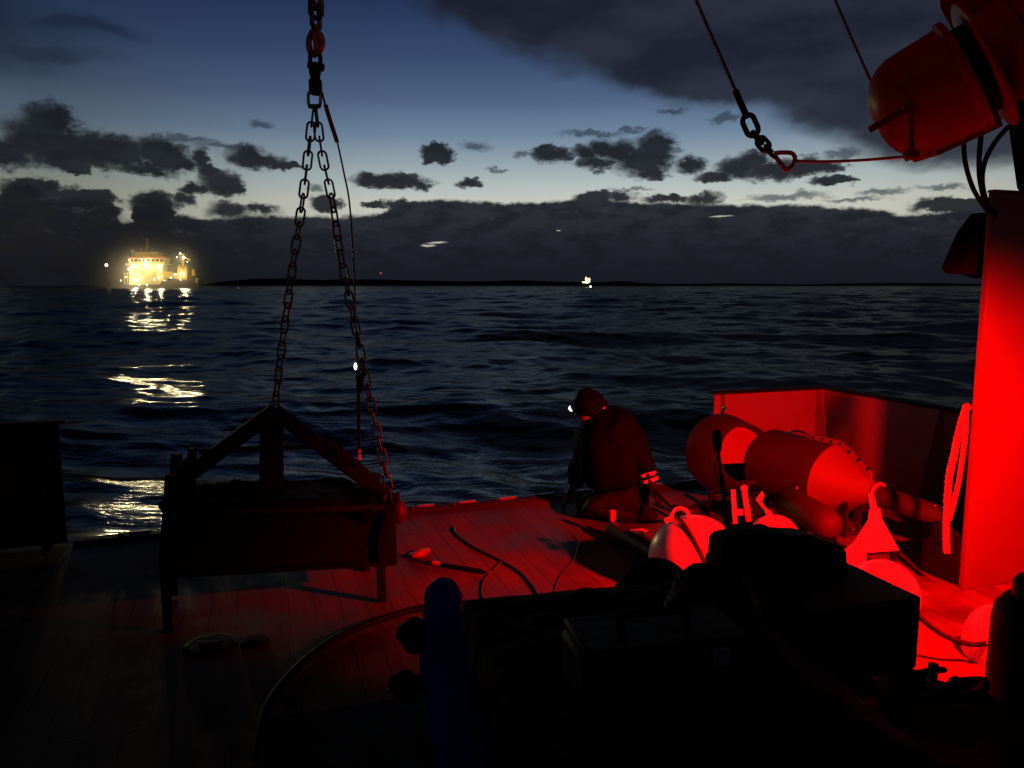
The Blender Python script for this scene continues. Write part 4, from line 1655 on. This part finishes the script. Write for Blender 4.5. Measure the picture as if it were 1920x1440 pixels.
F1 = white_float('largest white float with a strap, left of the black winch box', 1302, 1050, .268, 0, True, (1, 1, .98), (.93, .1, .36), 4.35)
mb = MB()
mb.torus(F1 + Vector((-.09, 0, .262)), Vector((0.3, 1, 0)), .05, .012, 24, 8)
mb.tube([F1 + Vector((-.18, 0, .235)), F1 + Vector((-.15, 0, .25))], .016, 10)
o = mb.build('handle', M['white'], [x for x in COL.objects if x.name == 'float'][0])
white_float('small white float behind the black winch box, under the drum buoy', 1452, 1012, .155, 0, False, (1, 1, 1), None, 4.6)
white_float('white float right of the black winch box, in front of the white triangle', 1654, 1116, .178, 0, False, (1, 1, 1), None, 3.75)
white_float('white float at the right edge, beside the black cylinder', 1868, 1215, .17, 0, False, (.8, 1, 1.2), None, 3.45)

# bright strap ends and brackets under the drum buoy
t = thing('mooring_release', G(1388, 985), 'white twin legged release bracket below the drum buoy', 'bracket')
for (p, q, w) in (((1374, 918), (1378, 982), .03), ((1394, 912), (1404, 978), .035)):
    MB().bar(D(p[0], p[1], 5.0), D(q[0], q[1], 4.95), w, .02).build('leg', M['whitesteel'], t, bevel=.003)
MB().box(D(1390, 960, 4.99), .06, .012, .02, Vector((1, 0, 0)), Vector((0, 1, 0))).build('yoke', M['whitesteel'], t, bevel=.003)
MB().ball(D(1395, 916, 4.98), .026, 14).build('knuckle', M['whitesteel'], t)
t = thing('release_hook', G(1436, 975), 'small bent white hook left of the small float', 'hook')
MB().prism([D(x, y, 5.1) for x, y in ((1418, 938), (1430, 922), (1434, 930), (1424, 948))], Vector((0, .03, 0))).build('jaw', M['whitesteel'], t, bevel=.003)
MB().tube(spline([D(1424, 940, 5.1), D(1432, 952, 5.05), D(1444, 966, 5.0), G(1446, 982, .02)], 5), [.014] * 8 + [.02] * 8, 10).build('shank', M['whitesteel'], t)
t = thing('battery_pack', G(1420, 985), 'black block below the drum buoy', 'battery')
MB().box(D(1412, 945, 5.45) - UP * .04, .09, .08, .12, Vector((1, 0, 0)), Vector((0, 1, 0))).build('case', M['black'], t, bevel=.02)
MB().box(D(1412, 945, 5.45) + UP * .085, .03, .02, .006, Vector((1, 0, 0)), Vector((0, 1, 0))).build('handle', M['black'], t, bevel=.003)

# clamp / acoustic release lying on the deck
a, b = G(1148, 992, .07), G(1262, 1058, .07)
ax = (b - a).normalized()
sd = ax.cross(UP).normalized()
t = thing('acoustic_release', (a.x, a.y, 0), 'dark tube instrument with small bright clamps lying left of the large white float', 'instrument')
MB().lathe(a, ax, [(0, .03), (.015, .062), ((b - a).length, .066), ((b - a).length + .03, .04)], 28).build('tube', M['tubegrey'], t, smooth=30)
MB().lathe(a + UP * .055 - ax * .0, UP, [(0, .017), (.02, .022), (.075, .022), (.08, .016)], 14).build('cap', M['redband'], t)
p = a + ax * .34 + UP * .068
mb = MB()
mb.box(p - sd * .04, .012, .005, .022, ax, sd)
mb.box(p + UP * .022, .03, .05, .005, ax, sd)
mb.build('clamp', M['whitesteel'], t, bevel=.003)
MB().ball(a + ax * .37 - sd * .075 + UP * .0, .017, 12).build('screw', M['whitesteel'], t)
MB().tube([a - ax * .0 + UP * .03, a - ax * .05 - sd * .05 - UP * .01, a - ax * .02 - sd * .14 - UP * .06], .007, 8).build('bail', M['steel'], t)
MB().ball(a - ax * .03 - sd * .16 - UP * .058, .012, 10).build('bail_end', M['steel'], t)
MB().ball(a - ax * .045 - sd * .03 + UP * .035, .015, 10).build('shackle', M['steel'], t)

# rope hanging at the pedestal edge
def twisted(label, pts, r, name='rope', parent=None):
    P = spline(pts, 14)
    mb = MB()
    for k in range(3):
        q = []
        for i, p in enumerate(P):
            an = i * .75 + k * 2 * math.pi / 3
            q.append(p + Vector((math.cos(an), math.sin(an), 0)) * r * .55)
        mb.tube(q, r * .62, 8)
    return mb.build(name, M['rope'], parent)


yr = 4.18
t = thing('hanging_rope', D(1795, 770, yr), 'thick pale rope hanging in a bight along the red pedestal', 'rope')
twisted('', [D(1812, 762, yr), D(1800, 800, yr), D(1789, 850, yr), D(1779, 900, yr - .01), D(1775, 960, yr), D(1774, 1000, yr), D(1775, 1036, yr)], .017, 'strand', t)
twisted('', [D(1812, 762, yr + .03), D(1810, 815, yr + .03), D(1804, 860, yr + .03), D(1797, 905, yr + .03), D(1788, 945, yr + .04), D(1780, 975, yr + .05)], .012, 'strand', t)
MB().torus(D(1812, 764, yr + .015), Vector((0, 1, 0)), .02, .007, 16, 6).build('hook_ring', M['steel'], t)

# ------------------------------------------------------------------ small gear on the deck
a, b = G(800, 1054, .016), G(912, 1073, .016)
t = thing('probe', (a.x, a.y, 0), 'black probe with an orange band lying in mid deck', 'probe')
ax = (b - a).normalized()
ln = (b - a).length
MB().lathe(a, ax, [(0, .006), (.03, .013), (ln * .9, .016), (ln, .007)], 14).build('shaft', M['black'], t)
MB().lathe(a + ax * .045, ax, [(0, .0165), (.06, .0175)], 16, False, False).build('band', M['redband'], t)
c = G(783, 1040, .02)
MB().tube([G(752, 1037, .012), G(764, 1041, .012)], .008, 8).build('plug', M['rope'], t)
MB().tube(spline([G(762, 1042, .012), G(776, 1049, .012), G(790, 1053, .014), a], 6), .006, 8).build('lead', M['rubber'], t)
mb = MB()
mb.tube(spline([G(768, 1042, .014), G(780, 1040, .025), G(796, 1035, .022), G(806, 1030, .012)], 4), [.012, .016, .02, .022, .024, .026, .028, .028, .026, .022, .018, .014, .008], 10)
o = mb.build('plastic_bag', material('dirty plastic film', (0.3, 0.27, 0.25), 0.4, var=0.4, scale=30, bump=0.6, bscale=50))
tag(o, 'crumpled white plastic bag lying by the black probe', 'bag')


def cord(label, pts, r, mat='cable', name='cable', cat='cable'):
    P = spline([G(x, y, r + .001) for x, y in pts], 10)
    o = MB().tube(P, r, 8).build(name, M[mat])
    tag(o, label, cat)


cord('thin cable curving over the middle of the deck to the black bench', [(854, 988), (852, 992), (858, 1003), (890, 1026), (935, 1048), (975, 1072), (1000, 1098), (1012, 1118), (1016, 1130)], .0085)
cord('thin cord looping from the black probe to the bench', [(912, 1074), (928, 1068), (940, 1054), (928, 1066), (908, 1088), (904, 1112), (908, 1124)], .005)
cord('thin cord on the deck near the crouching person', [(1076, 1003), (1084, 1014), (1083, 1030), (1074, 1054), (1052, 1080), (1040, 1110)], .0045)
t_ = [(842, 1130), (800, 1138), (760, 1147), (700, 1166), (640, 1192), (585, 1228), (540, 1270), (505, 1316), (488, 1362), (478, 1420)]
cord('thick black hose curving over the left deck to the blue bundle', t_, .02, 'rubber', 'deck_hose', 'hose')

# round deck sockets (shallow lids)
for (px, py, r, lab) in ((395, 1212, .125, 'larger round steel lid let into the deck at lower left'), (478, 1206, .07, 'smaller round steel lid let into the deck at lower left')):
    p = G(px, py)
    t = thing('round_hatch', p, lab, 'lid', 'round lids in the deck')
    MB().lathe(p + UP * .001, UP, [(0, r), (.008, r), (.012, r * .93)], 40).build('rim', M['darksteel'], t)
    MB().lathe(p + UP * .0135, UP, [(0, r * .85), (.005, r * .8)], 40).build('cover', M['black'], t)
    MB().bar(p + UP * .02 - E1 * r * .4, p + UP * .02 + E1 * r * .4, .02, .012).build('grip', M['darksteel'], t)

# ------------------------------------------------------------------ black winch in the foreground
def winch():
    K = M['black']
    # gearbox: long box along the ship's axis
    zt = .70
    cr = G(1730, 1118, zt)                  # near right top corner
    t = thing('deck_winch', (cr.x - .4, cr.y, 0), 'black deck winch with a box housing, round drum and control lever in the foreground', 'winch')
    Lb, Wb, Hb = .62, .46, .26
    c = cr - E1 * Wb / 2 + E2 * Lb / 2
    MB().box(Vector((c.x, c.y, zt - Hb / 2)), Wb / 2, Lb / 2, Hb / 2).build('gearbox', K, t, bevel=.012, seg=3)
    # upper box behind it
    y = 2.85
    mb = MB()
    top = [(1326, 1003), (1336, 994), (1370, 987), (1400, 984), (1424, 980), (1440, 986), (1485, 988), (1540, 1008), (1547, 1016), (1548, 1062), (1322, 1090)]
    mb.prism([D(px, py, y) for px, py in top], E2 * -.12)
    mb.build('motor_box', K, t, bevel=.012, seg=3)
    p1, p2 = D(1322, 1075, y), D(1548, 1062, y)
    MB().box(Vector(((p1.x + p2.x) / 2 + .0, y - .28, .34)), .2, .17, .33).build('pedestal', K, t, bevel=.01)
    # drum with flanges (round silhouette left of the box)
    dc = D(1218, 1125, 2.62)
    mb = MB()
    mb.lathe(dc, -E2, [(0, .05), (0, .158), (.03, .158), (.03, .12), (.28, .12), (.28, .158), (.31, .158), (.31, .05)], 56)
    mb.build('drum', K, t, bevel=.004)
    MB().lathe(dc + E2 * .05, -E2, [(0, .03), (.02, .045), (.048, .045)], 24).build('shaft_cap', M['darksteel'], t)
    # legs under the gearbox
    for s, l in ((-.19, -.26), (.19, -.26), (-.19, .26), (.19, .26)):
        q = c + E1 * s + E2 * l
        MB().bar(Vector((q.x, q.y, zt - Hb - .001)), Vector((q.x, q.y, .003)), .09, .09).build('leg', K, t, bevel=.006)
    # cable guides and small cocks at the near right corner
    p = cr + E1 * .012 - UP * (Hb + .03)
    mb = MB()
    mb.tube([p - E1 * .05, p + E1 * .06 + UP * .0], .022, 12)
    mb.tube([p + E1 * .055 - UP * .03, p + E1 * .06 + UP * .035], .018, 12)
    mb.bar(p + E1 * .06 + UP * .01, p + E1 * .115 + UP * .005, .02, .016)
    cock = mb.build('drain_cock', M['black'], t, bevel=.003)
    MB().ball(p + E1 * .0 - E2 * .03, .01, 8).build('cock_nut', M['steel'], cock)
    # control lever
    top_ = D(1343, 812, 2.95)
    low = D(1371, 1075, 2.95)
    g0, g1 = D(1343, 806, 2.95), D(1347, 850, 2.95)
    mb = MB()
    mb.tube([D(1348, 852, 2.95), D(1358, 935, 2.95), D(1369, 1030, 2.95)], [.006, .011, .015], 10)
    lev = mb.build('control_lever', K, t)
    mb = MB()
    mb.tube(spline([g0, D(1344, 815, 2.95), D(1345.5, 835, 2.95), g1], 5), [.007, .012, .015, .017, .018, .0185, .019, .019, .0185, .018, .017, .016, .0145, .012, .009, .007], 14)
    mb.build('grip', M['rubber'], lev)
    MB().tube([D(1349.5, 856, 2.945), D(1354, 893, 2.94)], .0035, 8).build('rod', M['steel'], lev)
    MB().tube(spline([D(1346, 852, 2.96), D(1340, 872, 2.96), D(1345, 895, 2.96), D(1352, 912, 2.96)], 6), .004, 6).build('trigger_wire', M['cable'], lev)
    # indicator lamp and a nameless plate
    q = cr - E1 * .62 - E2 * .004 - UP * .09
    q = D(1394, 1150, 2.36)
    MB().box(q, .0028, .003, .008, Vector((1, 0, 0)), Vector((0, 1, 0))).build('indicator_lamp', emitter('indicator', (1, .05, .05), .5), t)
    return c


winch()

# bench the winch stands beside: black, fills the foreground
def bench(label, corner_px, z, back_l, back_r, depth, name='workbench', legs=True):
    a, b = G(*back_l, z), G(*back_r, z)
    d = (b - a).normalized()
    n = Vector((d.y, -d.x, 0))               # toward the camera
    w = (b - a).length
    c = (a + b) / 2 + n * depth / 2
    t = thing(name, (c.x, c.y, 0), label, 'bench')
    MB().box(Vector((c.x, c.y, z - .03)), w / 2, depth / 2, .03, d, n).build('top', M['black'], t, bevel=.006)
    MB().box(Vector((c.x, c.y, (z - .062) / 2 + .002)), w / 2 - .02, depth / 2 - .02, (z - .064) / 2, d, n).build('locker', M['black'], t, bevel=.006)
    return t, c, d, n


t, c, d, n = bench('long black workbench across the bottom of the picture', None, .72, (872, 1132), (1330, 1092), 1.1)


def tarp(c, d, n, hw, hd, z, label):
    """crumpled sheet lying over a locker and hanging down its sides"""
    nu, nv, drop = 70, 70, .34
    mb = MB()
    rows = []
    for i in range(nu + 1):
        row = []
        for j in range(nv + 1):
            u = (i / nu * 2 - 1) * (hw + drop)
            v = (j / nv * 2 - 1) * (hd + drop)
            ou, ov = max(0, abs(u) - hw), max(0, abs(v) - hd)
            cu, cv = max(-hw, min(hw, u)), max(-hd, min(hd, v))
            dz = max(ou, ov)
            k = mnoise.noise(Vector((u * 3.2, v * 3.2, 1.3))) * .5 + .5
            k2 = abs(mnoise.noise(Vector((u * 7.0, v * 7.0, 4.1))))
            fl = mnoise.noise(Vector((u * 5, v * 5, 8.0))) * .03 if dz > 0 else 0
            sgn_u = (1 if u > 0 else -1) * ((.012 + dz * .06) if ou > 0 else 0)
            sgn_v = (1 if v > 0 else -1) * ((.012 + dz * .06) if ov > 0 else 0)
            edge = max(0.0, 1 - max(0, min(hw - abs(cu), hd - abs(cv))) / .12)
            h = z + .012 + (k * .06 + k2 * .035) * (1 - edge) - dz
            p = Vector((c.x, c.y, 0)) + d * (cu + sgn_u * (1 + fl * 20)) + n * (cv + sgn_v * (1 + fl * 20))
            row.append(mb.bm.verts.new((p.x, p.y, h)))
        rows.append(row)
    for i in range(nu):
        for j in range(nv):
            mb.bm.faces.new([rows[i][j], rows[i + 1][j], rows[i + 1][j + 1], rows[i][j + 1]])
    o = mb.build('tarpaulin_sheet', M['cloth'], None, smooth=75)
    sl = o.modifiers.new('thick', 'SOLIDIFY')
    sl.thickness = .004
    sl.offset = 1
    tag(o, label, 'tarpaulin')


tarp(c, d, n, .5 * (G(1330, 1092, .72) - G(872, 1132, .72)).length, .55, .72, 'crumpled black tarpaulin thrown over the long workbench')
t2, c2, d2, n2 = bench('low black locker with a flat lid at the bottom left', None, .50, (492, 1346), (800, 1300), .7, 'deck_locker')
pp = G(546, 1322, .502)
MB().lathe(pp, UP, [(0, .02), (.02, .026), (.035, .012)], 12).build('knob', M['black'], t2)

a_, b_ = G(1480, 1290, .24), G(1860, 1300, .24)
t3, c3, d3, n3 = bench('low black plinth between the workbench and the black gas cylinder', None, .24, (1480, 1288), (1860, 1300), 1.6, 'plinth_locker')

mb = MB()
rr_ = random.Random(9)
pp_ = []
for i in range(34):
    f_ = i / 33
    pp_.append((G(1500, 1292, .26)).lerp(G(1850, 1300, .26), .5 + .5 * math.sin(i * .55) * (1 - .3 * rr_.random())) + Vector((rr_.uniform(-.06, .06), rr_.uniform(-.12, .07), rr_.uniform(0, .05))))
mb.tube(spline(pp_, 8), .02, 8)
tag(mb.build('hose_heap', M['rubber']), 'tangled black hose heaped on the low black plinth', 'hose')

# blue wrapped bundle standing between them
def bundle():
    y = 1.95
    base = D(880, 1440, 1.9)
    t = thing('blue_bundle', (base.x, base.y, 0), 'upright bundle wrapped in blue tarpaulin between the two black lockers', 'bundle')
    pts = [D(833, 1086, y), D(831, 1096, y), D(829, 1120, y), D(828, 1170, y), D(832, 1230, y), D(848, 1290, y - .03), D(866, 1350, y - .06), D(888, 1420, y - .09)]
    low = pts[-1] + Vector((.05, -.04, -.25))
    pts += [low, Vector((low.x + .03, low.y - .02, .02))]
    rr = [.012, .032, .050, .058, .062, .070, .082, .094, .11, .12]
    P = spline(pts, 6)
    R2 = []
    for i in range(len(P)):
        f = i / 6.0
        k = min(int(f), len(rr) - 2)
        R2.append(rr[k] + (rr[k + 1] - rr[k]) * (f - k) if i < len(P) - 1 else rr[-1])
    mb = MB()
    mb.tube(P, R2, 28)
    for v in mb.bm.verts:
        nn = mnoise.noise(v.co * 9.0) * .012 + mnoise.noise(v.co * 26.0) * .004
        v.co += Vector((nn, nn * .6, 0))
    mb.build('tarpaulin', M['blue'], t, subsurf=1)
    for (px, py, r) in ((778, 1192, .05), (760, 1286, .045)):
        mb = MB()
        p = D(px, py, y - .02)
        mb.ball(p, r, 18, (.75, .8, 1.0))
        mb.tube([p, p + Vector((.09, .02, .0))], [.03, .022], 12)
        mb.ball(p + Vector((-.018, -.01, .012)), r * .6, 14)
        mb.build('clamp_knob', M['black'], t)
    MB().ball(D(727, 1294, y - .02), .004, 8).build('split_pin', M['steel'], t)
    mb = MB()
    mb.tube([D(745, 1284, y - .02), D(727, 1294, y - .02)], .005, 6)
    mb.build('pin_wire', M['steel'], t)


bundle()

# coil of dark rope and a toolbox on the tarpaulin
q = Vector((c.x, c.y, .80)) - n * .12 + d * .22
mb = MB()
P_ = []
for i in range(150):
    an = i * .21
    P_.append(q + d * math.cos(an) * (.13 - .0003 * i) + n * math.sin(an) * (.12 - .0003 * i) + UP * (.02 + .0007 * i + .006 * math.sin(i * 1.3)))
mb.tube(P_, .013, 8)
tag(mb.build('rope_coil', M['rubber']), 'coil of black rope lying on the tarpaulin of the workbench', 'rope')
q = Vector((c.x, c.y, .79)) + n * .22 - d * .1
t = thing('toolbox', q, 'black toolbox with a handle lying on the tarpaulin of the workbench', 'toolbox')
MB().box(q + UP * .07, .2, .1, .07, d, n).build('case', M['black'], t, bevel=.015)
MB().box(q + UP * .155, .195, .095, .012, d, n).build('lid', M['black'], t, bevel=.008)
MB().tube(spline([q - d * .08 + UP * .168, q - d * .07 + UP * .2, q + d * .07 + UP * .2, q + d * .08 + UP * .168], 5), .01, 8).build('handle', M['rubber'], t)
MB().box(q + n * .101 + d * .12 + UP * .13, .02, .004, .022, d, n).build('latch', M['steel'], t, bevel=.002)

# black gas cylinder at the right edge
y = 2.75
c = D(1950, 1200, y)
t = thing('gas_cylinder', (c.x, c.y, 0), 'black gas cylinder with a rounded cap at the lower right edge', 'cylinder')
zt = D(1950, 1118, y).z
MB().lathe((c.x, c.y, .003), UP, [(0, .15), (.02, .165), (zt - .11, .165), (zt - .06, .155), (zt - .02, .125), (zt, .09)], 44).build('body', M['black'], t, smooth=50)
MB().lathe((c.x - .02, c.y, zt - .005), UP, [(0, .085), (.05, .085), (.075, .07), (.088, .04), (.09, 0)], 36).build('cap', M['black'], t, smooth=50)

# cable on the lit deck at right
tag(MB().tube(spline([G(1690, 1120, .25), G(1728, 1160, .2), G(1760, 1185, .15), G(1790, 1200, .12), G(1822, 1208, .10), G(1850, 1206, .12)], 8), .0125, 10).build('deck_hose', M['rubber']),
    'short black hose sagging between the winch box and the right hand float', 'hose')
